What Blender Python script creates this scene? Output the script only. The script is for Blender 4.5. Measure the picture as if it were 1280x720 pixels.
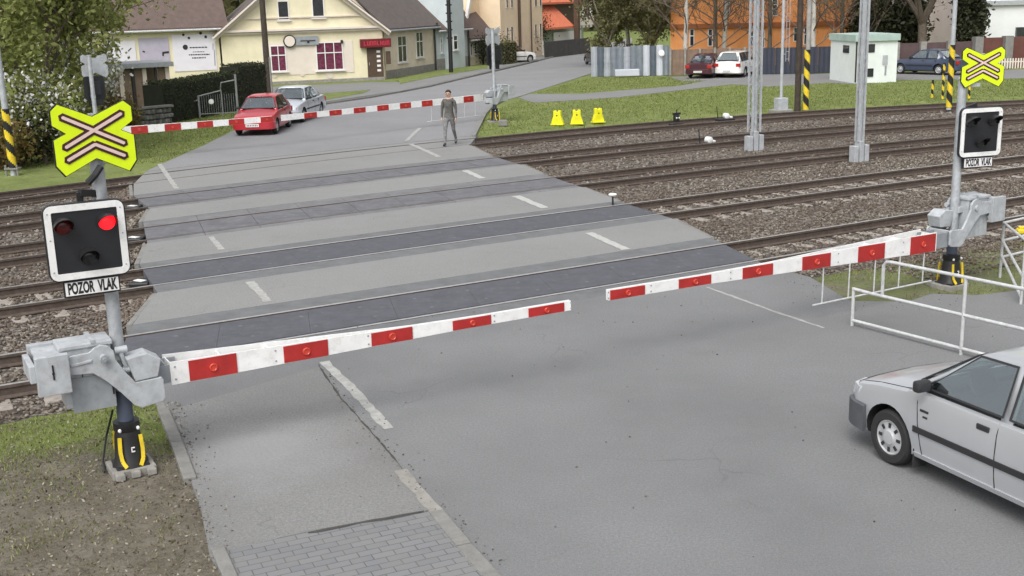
import bpy, bmesh, math, random
import numpy as np
from mathutils import Vector, Matrix
for o in list(bpy.data.objects): bpy.data.objects.remove(o)
S = bpy.context.scene
COL = S.collection
PI = math.pi
R = math.radians
random.seed(7)
rng = np.random.default_rng(7)

# ------------------------------------------------------------------ camera, sky, sun, exposure
CH, PITCH, ROLL, FPX = 4.65, R(13.83), R(-1.64), 1450.0
_cp, _sp, _cr, _sr = math.cos(PITCH), math.sin(PITCH), math.cos(ROLL), math.sin(ROLL)
FW = Vector((0, _cp, -_sp)); _up = Vector((0, _sp, _cp)); _rt = Vector((1, 0, 0))
CR = _rt * _cr + _up * _sr; CU = -_rt * _sr + _up * _cr
CP = Vector((0, 0, CH))
cd = bpy.data.cameras.new('camera'); cam = bpy.data.objects.new('camera', cd); COL.objects.link(cam)
m = Matrix((CR, CU, -FW)).transposed().to_4x4(); m.translation = CP; cam.matrix_world = m
cd.sensor_width = 36; cd.lens = FPX / 1280 * 36; cd.clip_start = .05; cd.clip_end = 3000
S.camera = cam
w = bpy.data.worlds.new('World'); S.world = w; w.use_nodes = True
nt = w.node_tree; bg = nt.nodes['Background']; sky = nt.nodes.new('ShaderNodeTexSky'); sky.sky_type = 'NISHITA'
SUN_EL, SUN_AZ = 52, 200       # degrees; azimuth clockwise from +Y
sky.sun_disc = False; sky.sun_elevation = R(SUN_EL); sky.sun_rotation = R(SUN_AZ)
sky.air_density = 1.0; sky.dust_density = 4.0; sky.ozone_density = 1.0
hs = nt.nodes.new('ShaderNodeHueSaturation'); hs.inputs['Saturation'].default_value = .16
nt.links.new(sky.outputs[0], hs.inputs['Color']); nt.links.new(hs.outputs[0], bg.inputs[0]); bg.inputs[1].default_value = .13
sl = bpy.data.lights.new('sun', 'SUN'); sl.energy = 1.0; sl.angle = R(36); sl.color = (1, .97, .93)
so = bpy.data.objects.new('sun', sl); COL.objects.link(so)
_sd = Vector((math.sin(R(SUN_AZ)) * math.cos(R(SUN_EL)), math.cos(R(SUN_AZ)) * math.cos(R(SUN_EL)), math.sin(R(SUN_EL))))
so.rotation_euler = _sd.to_track_quat('Z', 'Y').to_euler(); so.location = (0, 0, 40)
S.view_settings.view_transform = 'Standard'; S.view_settings.look = 'None'
S.view_settings.exposure = 0.80; S.view_settings.gamma = 1

def G(px, py, z=0.0):
    """the point of the height-z plane that the survey photograph shows at px,py"""
    d = FW * FPX + CR * (px - 640) - CU * (py - 360)
    t = (z - CH) / d.z
    return Vector((d.x * t, d.y * t, z))
def scr(p):
    q = Vector(p) - CP; z = q.dot(FW)
    return 640 + FPX * q.dot(CR) / z, 360 - FPX * q.dot(CU) / z
def ZAT(b, py):
    lo, hi = -5.0, 60.0
    for _ in range(40):
        mid = (lo + hi) / 2
        if scr((b.x, b.y, mid))[1] > py: lo = mid
        else: hi = mid
    return lo

# ------------------------------------------------------------------ materials
MATS = {}
def mat(name, rgb, rough=.6, metal=0., var=.12, scale=4., bump=0., bscale=30., coat=0., rgb2=None, detail=6, spec=.5, dirt=0., dirt_rgb=(.10, .085, .07), emit=0.):
    if name in MATS: return MATS[name]
    M = bpy.data.materials.new(name); M.use_nodes = True; n = M.node_tree.nodes; L = M.node_tree.links
    b = n['Principled BSDF']; b.inputs['Roughness'].default_value = rough; b.inputs['Metallic'].default_value = metal
    b.inputs['Coat Weight'].default_value = coat; b.inputs['Specular IOR Level'].default_value = spec
    b.inputs['Coat Roughness'].default_value = .08
    tc = n.new('ShaderNodeTexCoord')
    if var > 0 or rgb2:
        no = n.new('ShaderNodeTexNoise'); no.inputs['Scale'].default_value = scale; no.inputs['Detail'].default_value = detail; no.inputs['Roughness'].default_value = .62
        L.new(tc.outputs['Object'], no.inputs['Vector'])
        mx = n.new('ShaderNodeValToRGB'); e = mx.color_ramp.elements
        c2 = rgb2 or tuple(min(1, c * (1 + var)) for c in rgb); c1 = rgb if rgb2 else tuple(c * (1 - var) for c in rgb)
        e[0].position = .32; e[1].position = .68; e[0].color = (*c1, 1); e[1].color = (*c2, 1)
        L.new(no.outputs[0], mx.inputs[0]); out = mx.outputs[0]
        if dirt > 0:
            n2 = n.new('ShaderNodeTexNoise'); n2.inputs['Scale'].default_value = scale * 2.3; n2.inputs['Detail'].default_value = 8; n2.inputs['Roughness'].default_value = .7
            L.new(tc.outputs['Object'], n2.inputs['Vector'])
            r2 = n.new('ShaderNodeValToRGB'); r2.color_ramp.elements[0].position = .5; r2.color_ramp.elements[1].position = .75
            r2.color_ramp.elements[1].color = (dirt, dirt, dirt, 1); L.new(n2.outputs[0], r2.inputs[0])
            mm = n.new('ShaderNodeMixRGB'); L.new(r2.outputs[0], mm.inputs[0]); L.new(out, mm.inputs[1]); mm.inputs[2].default_value = (*dirt_rgb, 1); out = mm.outputs[0]
        L.new(out, b.inputs['Base Color'])
    else: b.inputs['Base Color'].default_value = (*rgb, 1)
    if bump > 0:
        nb = n.new('ShaderNodeTexNoise'); nb.inputs['Scale'].default_value = bscale; nb.inputs['Detail'].default_value = 5
        L.new(tc.outputs['Object'], nb.inputs['Vector'])
        bp = n.new('ShaderNodeBump'); bp.inputs['Strength'].default_value = bump; bp.inputs['Distance'].default_value = .02
        L.new(nb.outputs[0], bp.inputs['Height']); L.new(bp.outputs[0], b.inputs['Normal'])
    if emit > 0:
        b.inputs['Emission Color'].default_value = (*rgb, 1); b.inputs['Emission Strength'].default_value = emit
    MATS[name] = M; return M

def ramp(n, L, src, stops):
    r = n.new('ShaderNodeValToRGB'); e = r.color_ramp.elements
    while len(e) < len(stops): e.new(.5)
    for i, (p, c) in enumerate(stops):
        e[i].position = p; e[i].color = (*c, 1) if not isinstance(c, (int, float)) else (c, c, c, 1)
    L.new(src, r.inputs[0]); return r.outputs[0]
def noise(n, L, vec, s, d=6, ro=.6):
    k = n.new('ShaderNodeTexNoise'); k.inputs['Scale'].default_value = s; k.inputs['Detail'].default_value = d; k.inputs['Roughness'].default_value = ro
    L.new(vec, k.inputs['Vector']); return k.outputs[0]
def mixc(n, L, f, a, b, mode='MIX'):
    k = n.new('ShaderNodeMixRGB'); k.blend_type = mode
    for i, v in enumerate((f, a, b)):
        if isinstance(v, (int, float)): k.inputs[i].default_value = v if i == 0 else (v, v, v, 1)
        elif isinstance(v, tuple): k.inputs[i].default_value = (*v, 1)
        else: L.new(v, k.inputs[i])
    return k.outputs[0]
def newmat(name):
    M = bpy.data.materials.new(name); M.use_nodes = True; MATS[name] = M
    n = M.node_tree.nodes; L = M.node_tree.links; tc = n.new('ShaderNodeTexCoord')
    return M, n, L, n['Principled BSDF'], tc.outputs['Object']

def asphalt(name, base, tint=(1, 1, 1), patch=.35, seed=0.):
    M, n, L, b, v = newmat(name); tc_ = v
    mp = n.new('ShaderNodeMapping'); mp.inputs['Location'].default_value = (seed, seed * 1.7, 0); L.new(v, mp.inputs[0]); v = mp.outputs[0]
    lo = tuple(base * t * (1 - patch) for t in tint); hi = tuple(base * t * (1 + patch) for t in tint)
    c = ramp(n, L, noise(n, L, v, .30, 3, .5), [(.3, lo), (.5, tuple(base * t for t in tint)), (.72, hi)])
    c = mixc(n, L, ramp(n, L, noise(n, L, v, 2.6, 8, .78), [(.42, 0.), (.72, .30)]), c, tuple(base * t * 1.35 for t in tint))
    c = mixc(n, L, ramp(n, L, noise(n, L, v, 34, 5, .9), [(.38, .0), (.64, .9)]), c, tuple(base * t * .68 for t in tint))
    c = mixc(n, L, ramp(n, L, noise(n, L, v, 70, 3, .9), [(.53, .0), (.70, .75)]), c, tuple(base * t * 1.7 for t in tint))
    c = mixc(n, L, ramp(n, L, noise(n, L, v, .95, 4, .6), [(.60, 0.), (.74, .32)]), c, tuple(base * t * .70 for t in tint))
    # fine cracks
    vo = n.new('ShaderNodeTexVoronoi'); vo.feature = 'DISTANCE_TO_EDGE'; vo.inputs['Scale'].default_value = .33
    dv = n.new('ShaderNodeVectorMath'); dv.operation = 'ADD'; nn = n.new('ShaderNodeTexNoise'); nn.inputs['Scale'].default_value = 1.5; L.new(v, nn.inputs['Vector']); L.new(v, dv.inputs[0]); L.new(nn.outputs['Color'], dv.inputs[1])
    L.new(dv.outputs[0], vo.inputs['Vector'])
    ck = ramp(n, L, vo.outputs['Distance'], [(.0, .32), (.005, 0.)])
    ms = ramp(n, L, noise(n, L, v, .5, 2), [(.52, 0.), (.6, 1.)])
    ck2 = mixc(n, L, 1., ck, ms, 'MULTIPLY')
    c = mixc(n, L, ck2, c, (base * .35,) * 3)
    if name == 'footway_asphalt':
        g0 = G(325, 568); vs_ = n.new('ShaderNodeVectorMath'); vs_.operation = 'SUBTRACT'; L.new(tc_, vs_.inputs[0]); vs_.inputs[1].default_value = (g0.x, g0.y, 0)
        ln_ = n.new('ShaderNodeVectorMath'); ln_.operation = 'LENGTH'; L.new(vs_.outputs[0], ln_.inputs[0]); ad = n.new('ShaderNodeMath'); ad.operation = 'MULTIPLY_ADD'; L.new(noise(n, L, v, 1.1, 5, .6), ad.inputs[0]); ad.inputs[1].default_value = .9; hf_ = n.new('ShaderNodeMath'); hf_.operation = 'MULTIPLY'; L.new(ln_.outputs['Value'], hf_.inputs[0]); hf_.inputs[1].default_value = .42; L.new(hf_.outputs[0], ad.inputs[2])
        c = mixc(n, L, ramp(n, L, ad.outputs[0], [(.9, .55), (1., .0)][::1] if False else [(.55, .34), (.98, 0.)]), c, (.30, .30, .31))
    L.new(c, b.inputs['Base Color']); b.inputs['Roughness'].default_value = .88; b.inputs['Specular IOR Level'].default_value = .35
    bp = n.new('ShaderNodeBump'); bp.inputs['Strength'].default_value = .35; bp.inputs['Distance'].default_value = .006
    L.new(noise(n, L, v, 120, 4, .7), bp.inputs['Height']); L.new(bp.outputs[0], b.inputs['Normal'])
    return M

M_ROAD = asphalt('road_asphalt', .180, (.985, 1., 1.015), .26)
M_STREET = asphalt('street_asphalt', .225, (.99, 1., 1.03), .14, 5.)
M_INFILL = asphalt('infill_asphalt', .228, (1., 1., .985), .10, 11.)
M_FOOT = asphalt('footway_asphalt', .178, (1.0, 1., .985), .34, 21.)
M_LANE = asphalt('lane_asphalt', .20, (1., 1., 1.), .15, 31.)

def terrain_mat():
    M, n, L, b, v = newmat('verge_ground')
    sx = n.new('ShaderNodeSeparateXYZ'); L.new(v, sx.inputs[0])
    g = ramp(n, L, noise(n, L, v, 1.3, 8, .7), [(.28, (.090, .118, .034)), (.48, (.155, .198, .056)), (.72, (.23, .255, .10))])
    g = mixc(n, L, ramp(n, L, noise(n, L, v, 9, 6, .75), [(.45, 0.), (.75, .7)]), g, (.10, .088, .048))
    g = mixc(n, L, ramp(n, L, noise(n, L, v, .22, 4, .6), [(.45, 0.), (.7, .5)]), g, (.12, .15, .045))
    d = ramp(n, L, noise(n, L, v, 2.2, 8, .75), [(.28, (.088, .078, .056)), (.5, (.140, .124, .096)), (.72, (.21, .19, .155))])
    d = mixc(n, L, ramp(n, L, noise(n, L, v, 22, 5, .8), [(.52, 0.), (.68, .8)]), d, (.035, .032, .02))
    d = mixc(n, L, ramp(n, L, noise(n, L, v, 35, 3, .8), [(.60, 0.), (.70, .8)]), d, (.26, .24, .20))
    mr = n.new('ShaderNodeMapRange'); L.new(sx.outputs['Y'], mr.inputs[0]); mr.inputs[1].default_value = 11.3; mr.inputs[2].default_value = 12.6; mr.inputs[3].default_value = .95; mr.inputs[4].default_value = .0
    nz = ramp(n, L, noise(n, L, v, 1.1, 6, .7), [(.3, 0.), (.7, 1.)])
    ad = n.new('ShaderNodeMath'); ad.operation = 'MULTIPLY_ADD'; L.new(nz, ad.inputs[0]); ad.inputs[1].default_value = .8; L.new(mr.outputs[0], ad.inputs[2])
    f = ramp(n, L, ad.outputs[0], [(.55, 0.), (.95, 1.)])
    m1 = n.new('ShaderNodeMapRange'); L.new(sx.outputs['X'], m1.inputs[0]); m1.inputs[1].default_value = 3.; m1.inputs[2].default_value = 4.5
    m2 = n.new('ShaderNodeMapRange'); L.new(sx.outputs['Y'], m2.inputs[0]); m2.inputs[1].default_value = 27.; m2.inputs[2].default_value = 32.; m2.inputs[3].default_value = 1.; m2.inputs[4].default_value = 0.
    mm = n.new('ShaderNodeMath'); mm.operation = 'MULTIPLY'; L.new(m1.outputs[0], mm.inputs[0]); L.new(m2.outputs[0], mm.inputs[1])
    f = mixc(n, L, 1., f, mixc(n, L, 1., mm.outputs[0], ramp(n, L, noise(n, L, v, 1.4, 6, .7), [(.3, 1.), (.62, .25)]), 'MULTIPLY'), 'LIGHTEN')
    c = mixc(n, L, f, g, d)
    L.new(c, b.inputs['Base Color']); b.inputs['Roughness'].default_value = .95; b.inputs['Specular IOR Level'].default_value = .2
    bp = n.new('ShaderNodeBump'); bp.inputs['Strength'].default_value = .8; bp.inputs['Distance'].default_value = .04
    L.new(noise(n, L, v, 18, 6, .7), bp.inputs['Height']); L.new(bp.outputs[0], b.inputs['Normal'])
    return M
M_TERRAIN = terrain_mat()
def ballast_mat():
    M, n, L, b, v = newmat('ballast_ground')
    vo = n.new('ShaderNodeTexVoronoi'); vo.inputs['Scale'].default_value = 17; L.new(v, vo.inputs['Vector'])
    hs = n.new('ShaderNodeSeparateColor'); L.new(vo.outputs['Color'], hs.inputs[0])
    c = ramp(n, L, hs.outputs[0], [(.0, (.045, .038, .034)), (.35, (.10, .085, .075)), (.7, (.17, .15, .13)), (1., (.30, .28, .24))])
    c = mixc(n, L, ramp(n, L, noise(n, L, v, .6, 5, .6), [(.4, 0.), (.7, .6)]), c, (.075, .055, .045))
    L.new(c, b.inputs['Base Color']); b.inputs['Roughness'].default_value = .95; b.inputs['Specular IOR Level'].default_value = .2
    bp = n.new('ShaderNodeBump'); bp.inputs['Strength'].default_value = 1.; bp.inputs['Distance'].default_value = .05; bp.invert = True
    L.new(vo.outputs['Distance'], bp.inputs['Height']); L.new(bp.outputs[0], b.inputs['Normal'])
    return M
M_BALLAST = ballast_mat()
def stone_mat():
    M, n, L, b, v = newmat('ballast_stone')
    ge = n.new('ShaderNodeNewGeometry')
    c = ramp(n, L, ge.outputs['Random Per Island'], [(.0, (.055, .048, .042)), (.3, (.115, .095, .074)), (.6, (.175, .15, .118)), (.85, (.22, .20, .17)), (1., (.32, .295, .255))])
    c = mixc(n, L, ramp(n, L, noise(n, L, v, .35, 4, .6), [(.42, 0.), (.62, .55)]), c, (.11, .075, .060))
    L.new(c, b.inputs['Base Color']); b.inputs['Roughness'].default_value = .9; b.inputs['Specular IOR Level'].default_value = .25
    return M
M_STONE = stone_mat()
def leafmat(name, cols, trans=.25):
    M, n, L, b, v = newmat(name)
    ge = n.new('ShaderNodeNewGeometry'); k = len(cols)
    c = ramp(n, L, ge.outputs['Random Per Island'], [(i / (k - 1), q) for i, q in enumerate(cols)])
    c = mixc(n, L, ramp(n, L, noise(n, L, v, .8, 3), [(.35, 0.), (.7, .5)]), c, cols[0])
    L.new(c, b.inputs['Base Color']); b.inputs['Roughness'].default_value = .7; b.inputs['Specular IOR Level'].default_value = .25
    tr = n.new('ShaderNodeBsdfTranslucent'); L.new(c, tr.inputs[0]); mx = n.new('ShaderNodeMixShader'); mx.inputs[0].default_value = trans
    L.new(b.outputs[0], mx.inputs[1]); L.new(tr.outputs[0], mx.inputs[2]); L.new(mx.outputs[0], n['Material Output'].inputs[0])
    return M

M_GALV = mat('galvanised_steel', (.42, .44, .46), .5, .35, .18, 6, .15, 60, dirt=.35)
M_GALVL = mat('pale_grey_paint', (.40, .42, .44), .45, .1, .16, 5, .1, 40, dirt=.55, dirt_rgb=(.20, .19, .17))
M_GREYD = mat('mid_grey_paint', (.28, .30, .32), .5, .2, .14, 5, .1, 40, dirt=.3)
M_MASTB = mat('blue_grey_paint', (.075, .09, .13), .5, .2, .1, 5)
M_BLACK = mat('black_plastic', (.012, .012, .013), .45, 0, .2, 6)
M_RUBBER = mat('black_rubber', (.022, .022, .023), .8, 0, .2, 8)
M_WHITE = mat('white_paint', (.74, .74, .73), .45, 0, .06, 4, dirt=.42, dirt_rgb=(.35, .33, .3))
M_WHITEM = mat('worn_white_tube', (.47, .48, .48), .5, .05, .14, 9, dirt=.5, dirt_rgb=(.2, .18, .16))
M_RED = mat('red_reflective', (.36, .022, .02), .4, 0, .16, 6, dirt=.2, dirt_rgb=(.15, .03, .02))
M_REDL = mat('red_lens_ring', (.50, .05, .03), .3, 0, .1, 8)
M_FLUO = mat('fluorescent_yellow', (.60, .77, .01), .5, 0, .06, 3, spec=.3, dirt=.22, dirt_rgb=(.35, .42, .03))
M_CBRED = mat('crossbuck_maroon', (.045, .006, .008), .5, 0, .1, 6)
M_CBPINK = mat('crossbuck_pale', (.62, .47, .43), .5, 0, .08, 6)
M_YEL = mat('yellow_paint', (.68, .50, .02), .5, 0, .12, 6, dirt=.25)
M_YELB = mat('bright_yellow', (.70, .66, .01), .5, 0, .1, 6)
M_BOARD = mat('signal_board_black', (.014, .015, .018), .42, 0, .2, 5)
M_LENSOFF = mat('dark_red_lens', (.09, .006, .008), .22, 0, .3, 30)
M_LENSON = mat('lit_red_lens', (.9, .012, .02), .3, 0, .45, 45, emit=.85)
M_LENSW = mat('dark_lens', (.02, .022, .025), .15)
M_CONC = mat('concrete', (.25, .24, .22), .9, 0, .2, 5, .4, 40, dirt=.4)
M_CONCL = mat('pale_concrete', (.195, .192, .18), .9, 0, .16, 5, .4, 40, dirt=.35)
M_KERB = mat('kerb_concrete', (.19, .187, .175), .9, 0, .22, 4, .4, 30, dirt=.5)
M_SLEEP = mat('concrete_sleeper', (.28, .25, .22), .9, 0, .2, 6, .4, 30, dirt=.6)
M_WSLEEP = mat('wooden_sleeper', (.075, .055, .042), .9, 0, .3, 6, .5, 30)
M_RAILTOP2 = mat('dull_rail', (.17, .15, .14), .5, .4, .2, 8)
M_RAILTOP = mat('polished_rail', (.45, .44, .43), .35, .6, .15, 8)
M_RAILSIDE = mat('rusty_rail', (.085, .064, .052), .85, .1, .3, 12, .2)
M_PANEL = mat('rubber_panel', (.074, .077, .090), .82, 0, .14, 3, .25, 60, dirt=.5, dirt_rgb=(.14, .14, .145))
M_PANELO = mat('outer_panel', (.125, .13, .135), .85, 0, .16, 3, .25, 60, dirt=.4, dirt_rgb=(.2, .2, .2))
M_PANELC = mat('old_panel', (.112, .113, .124), .85, 0, .2, 2, .3, 40, dirt=.5, dirt_rgb=(.24, .24, .25))
M_PANELC2 = mat('old_outer_panel', (.15, .15, .156), .85, 0, .2, 2, .3, 40, dirt=.5, dirt_rgb=(.09, .09, .09))
M_GROOVE = mat('dark_groove', (.022, .021, .02), .9, 0, .3, 5)
M_MARK = mat('worn_white_marking', (.33, .33, .315), .8, 0, .2, 7, .2, 30, dirt=.75, dirt_rgb=(.2, .2, .19))
M_MARKL = mat('white_marking', (.40, .40, .385), .8, 0, .12, 7, .2, 30, dirt=.6, dirt_rgb=(.25, .25, .24))
M_TAR = mat('tar_seam', (.050, .047, .042), .85, 0, .3, 7)
M_BARK = mat('bark', (.10, .08, .06), .9, 0, .3, 6, .6, 25)
M_BIRCH = mat('birch_bark', (.46, .44, .40), .8, 0, .1, 2.2, .3, 20, dirt=1., dirt_rgb=(.05, .045, .04))
M_POLEW = mat('dark_wood_pole', (.055, .042, .032), .85, 0, .3, 6, .4)
M_POLEC = mat('concrete_pole', (.30, .29, .27), .85, 0, .2, 4, .3)

# ------------------------------------------------------------------ mesh helper
class MB:
    def __init__(s): s.v = []; s.f = []; s.mi = []
    def add(s, vs, fs, mi=0):
        o = len(s.v); s.v += [tuple(p) for p in vs]; s.f += [tuple(i + o for i in f) for f in fs]; s.mi += [mi] * len(fs); return s
    def box(s, c, d, rz=0., mi=0, M=None):
        hx, hy, hz = d[0] / 2, d[1] / 2, d[2] / 2; cs, sn = math.cos(rz), math.sin(rz); vs = []
        for z in (-hz, hz):
            for x, y in ((-hx, -hy), (hx, -hy), (hx, hy), (-hx, hy)):
                p = Vector((x * cs - y * sn, x * sn + y * cs, z)); p = (M @ p) if M else p
                vs.append(Vector(c) + p)
        return s.add(vs, [(3, 2, 1, 0), (4, 5, 6, 7), (0, 1, 5, 4), (1, 2, 6, 5), (2, 3, 7, 6), (3, 0, 4, 7)], mi)
    def bbox(s, c, d, b=.01, mi=0):
        """box with chamfered edges"""
        bm = bmesh.new(); bmesh.ops.create_cube(bm, size=1)
        for v in bm.verts: v.co = Vector((v.co.x * d[0], v.co.y * d[1], v.co.z * d[2]))
        bmesh.ops.bevel(bm, geom=bm.edges[:], offset=b, segments=2, affect='EDGES', profile=.5)
        bm.verts.index_update()
        s.add([v.co + Vector(c) for v in bm.verts], [[v.index for v in f.verts] for f in bm.faces], mi); bm.free(); return s
    def bar(s, a, b, w_, h_, mi=0, up=(0, 0, 1)):
        a, b = Vector(a), Vector(b); d = b - a; L = d.length
        if L < 1e-6: return s
        x = d / L; u = Vector(up)
        if abs(x.dot(u)) > .98: u = Vector((0, 1, 0))
        y = u.cross(x).normalized(); z = x.cross(y)
        return s.box((a + b) / 2, (L, w_, h_), 0, mi, Matrix((x, y, z)).transposed())
    def tube(s, pts, r, n=10, mi=0, cap=True):
        pts = [Vector(p) for p in pts]; k = len(pts); rs = r if isinstance(r, (list, tuple)) else [r] * k; o = len(s.v); pu = None
        for i, p in enumerate(pts):
            t = (pts[min(i + 1, k - 1)] - pts[max(i - 1, 0)]).normalized()
            if pu is None: pu = t.orthogonal().normalized()
            pu = (pu - t * pu.dot(t)).normalized(); q = t.cross(pu)
            for j in range(n):
                a = 2 * PI * j / n; s.v.append(tuple(p + (pu * math.cos(a) + q * math.sin(a)) * rs[i]))
        for i in range(k - 1):
            for j in range(n):
                s.f.append((o + i * n + j, o + i * n + (j + 1) % n, o + (i + 1) * n + (j + 1) % n, o + (i + 1) * n + j)); s.mi.append(mi)
        if cap:
            s.f.append(tuple(o + j for j in reversed(range(n)))); s.mi.append(mi); s.f.append(tuple(o + (k - 1) * n + j for j in range(n))); s.mi.append(mi)
        return s
    def lathe(s, c, axis, prof, n=24, mi=0):
        """prof: list of (dist along axis, radius)"""
        c = Vector(c); t = Vector(axis).normalized(); u = t.orthogonal().normalized(); q = t.cross(u); o = len(s.v)
        for (h, r) in prof:
            for j in range(n):
                a = 2 * PI * j / n; s.v.append(tuple(c + t * h + (u * math.cos(a) + q * math.sin(a)) * r))
        k = len(prof)
        for i in range(k - 1):
            for j in range(n):
                s.f.append((o + i * n + j, o + i * n + (j + 1) % n, o + (i + 1) * n + (j + 1) % n, o + (i + 1) * n + j)); s.mi.append(mi)
        s.f.append(tuple(o + j for j in reversed(range(n)))); s.mi.append(mi); s.f.append(tuple(o + (k - 1) * n + j for j in range(n))); s.mi.append(mi)
        return s
    def prism(s, poly, z0, z1, mi=0):
        k = len(poly); vs = [(p[0], p[1], z0) for p in poly] + [(p[0], p[1], z1) for p in poly]
        return s.add(vs, [tuple(reversed(range(k))), tuple(range(k, 2 * k))] + [(i, (i + 1) % k, k + (i + 1) % k, k + i) for i in range(k)], mi)
    def plate(s, poly, M, th, mi=0):
        """2D polygon extruded by th along local z of matrix M, centred"""
        k = len(poly); vs = [M @ Vector((p[0], p[1], -th / 2)) for p in poly] + [M @ Vector((p[0], p[1], th / 2)) for p in poly]
        return s.add(vs, [tuple(reversed(range(k))), tuple(range(k, 2 * k))] + [(i, (i + 1) % k, k + (i + 1) % k, k + i) for i in range(k)], mi)
    def build(s, name, mats, parent=None, smooth=False, label=None, bevel=0.):
        me = bpy.data.meshes.new(name); me.from_pydata(s.v, [], s.f)
        mats = mats if isinstance(mats, (list, tuple)) else [mats]
        for q in mats: me.materials.append(q)
        me.polygons.foreach_set('material_index', s.mi)
        me.update(); bm = bmesh.new(); bm.from_mesh(me); bmesh.ops.recalc_face_normals(bm, faces=bm.faces[:]); bm.to_mesh(me); bm.free()
        if smooth:
            me.polygons.foreach_set('use_smooth', [True] * len(me.polygons))
            try: me.set_sharp_from_angle(angle=R(38))
            except Exception: pass
        o = bpy.data.objects.new(name, me); COL.objects.link(o)
        if parent: o.parent = parent
        if label: o['label'] = label
        if bevel > 0:
            b = o.modifiers.new('b', 'BEVEL'); b.width = bevel; b.segments = 2; b.limit_method = 'ANGLE'; b.angle_limit = R(40)
        return o
def XZ(origin, xdir, ydir=(0, 0, 1)):
    x = Vector(xdir).normalized(); y = Vector(ydir).normalized(); z = x.cross(y)
    M = Matrix((x, y, z)).transposed().to_4x4(); M.translation = Vector(origin); return M
def tag(o, label=None, cat=None, group=None, kind=None):
    if label: o['label'] = label
    if cat: o['category'] = cat
    if group: o['group'] = group
    if kind: o['kind'] = kind
    return o
def empty(name, loc, rz, label, cat, group=None):
    o = bpy.data.objects.new(name, None); COL.objects.link(o); o.location = loc; o.rotation_euler = (0, 0, rz); o.empty_display_size = .2
    return tag(o, label, cat, group)
def copy_tree(o, parent=None):
    c = o.copy(); COL.objects.link(c); c.parent = parent
    for ch in list(o.children): copy_tree(ch, c)
    return c
def poly_obj(name, pts, z0, z1, material, kind='structure', label=None, cat=None):
    b = MB().prism([(p[0], p[1]) for p in pts], z0, z1)
    o = b.build(name, material); 
    bm = bmesh.new(); bm.from_mesh(o.data); bmesh.ops.triangulate(bm, faces=[f for f in bm.faces if len(f.verts) > 4]); bm.to_mesh(o.data); bm.free()
    tag(o, label, cat, kind=kind); return o
def Gp(*pp): return [G(x, y) for x, y in pp]
def npmesh(name, V, F, material, parent=None):
    """V (n,3), F (m,k) arrays"""
    me = bpy.data.meshes.new(name); k = F.shape[1]
    me.vertices.add(len(V)); me.vertices.foreach_set('co', V.astype(np.float32).ravel())
    me.loops.add(F.size); me.loops.foreach_set('vertex_index', F.astype(np.int32).ravel())
    me.polygons.add(len(F)); me.polygons.foreach_set('loop_start', np.arange(0, F.size, k, dtype=np.int32)); me.polygons.foreach_set('loop_total', np.full(len(F), k, dtype=np.int32))
    me.materials.append(material); me.update(calc_edges=True); me.validate()
    o = bpy.data.objects.new(name, me); COL.objects.link(o)
    if parent: o.parent = parent
    return o

# ------------------------------------------------------------------ tracks geometry
TC = [(0.00092, 0.5479, 18.86625), (-0.00262, 0.56624, 24.41213), (-0.00552, 0.58457, 29.80086), (-0.0082, 0.59182, 35.2409), (-0.01144, 0.61155, 41.23305)]
def ty(i, x):
    a, b, c = TC[i]; xc = min(max(x, -14.), 20.); y = a * xc * xc + b * xc + c
    return y + (2 * a * xc + b) * (x - xc)
def tp(i, x, off=0., z=0.):
    a, b, c = TC[i]; xc = min(max(x, -14.), 20.); s_ = 2 * a * xc + b; l = math.hypot(1, s_)
    return Vector((x - off * s_ / l, ty(i, x) + off / l, z))
def txp(i, x, off):
    q = x
    for _ in range(4):
        q += x - tp(i, q, off).x
    return q
def tdir(i, x):
    a, b, c = TC[i]; xc = min(max(x, -14.), 20.); s_ = 2 * a * xc + b; return math.atan(s_)
GAU = .753

# terrain: one sheet, sunk under the tracks
def terr_z(x, y):
    dn = (y - (ty(0, x) - 2.1 / .88 * 1.0)); df = (ty(4, x) + 1.9) - y
    t = min(1, max(0, (min(dn, df)) / 1.1 + .5)); t = t * t * (3 - 2 * t)
    return -.03 - .19 * t
def axis_coords(lo, hi, st, far):
    a = list(np.arange(lo, hi + 1e-6, st)); s_ = st; v = hi; u = lo
    while v < far: s_ *= 1.35; v += s_; a.append(v); u -= s_; a.insert(0, u)
    return a
xs = axis_coords(-26, 42, .5, 900); ys = axis_coords(5, 62, .5, 900)
nx, ny = len(xs), len(ys); V = np.zeros((nx * ny, 3)); k = 0
hn = rng.normal(0, 1, (nx, ny))
for i, x in enumerate(xs):
    for j, y in enumerate(ys):
        V[k] = (x, y, terr_z(x, y) + (hn[i, j] * .006)); k += 1
ii, jj = np.meshgrid(np.arange(nx - 1), np.arange(ny - 1), indexing='ij'); a_ = (ii * ny + jj).ravel()
F = np.stack([a_, a_ + ny, a_ + ny + 1, a_ + 1], 1)
o = npmesh('ground', V, F, M_TERRAIN); o.data.polygons.foreach_set('use_smooth', [True] * len(o.data.polygons)); tag(o, kind='structure')

# ballast sheet + stones
def ribbon_sheet(name, ia, offa, ib, offb, x0, x1, z, material, n=60, kind='structure'):
    V = []; F = []
    for i in range(n + 1):
        x = x0 + (x1 - x0) * i / n; V += [tp(ia, x, offa, z), tp(ib, x, offb, z)]
    F = [(2 * i, 2 * i + 2, 2 * i + 3, 2 * i + 1) for i in range(n)]
    return tag(MB().add(V, F).build(name, material), kind=kind)
ribbon_sheet('ballast_bed', 0, -1.75, 4, 1.0, -40, 60, -.195, M_BALLAST)

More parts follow.
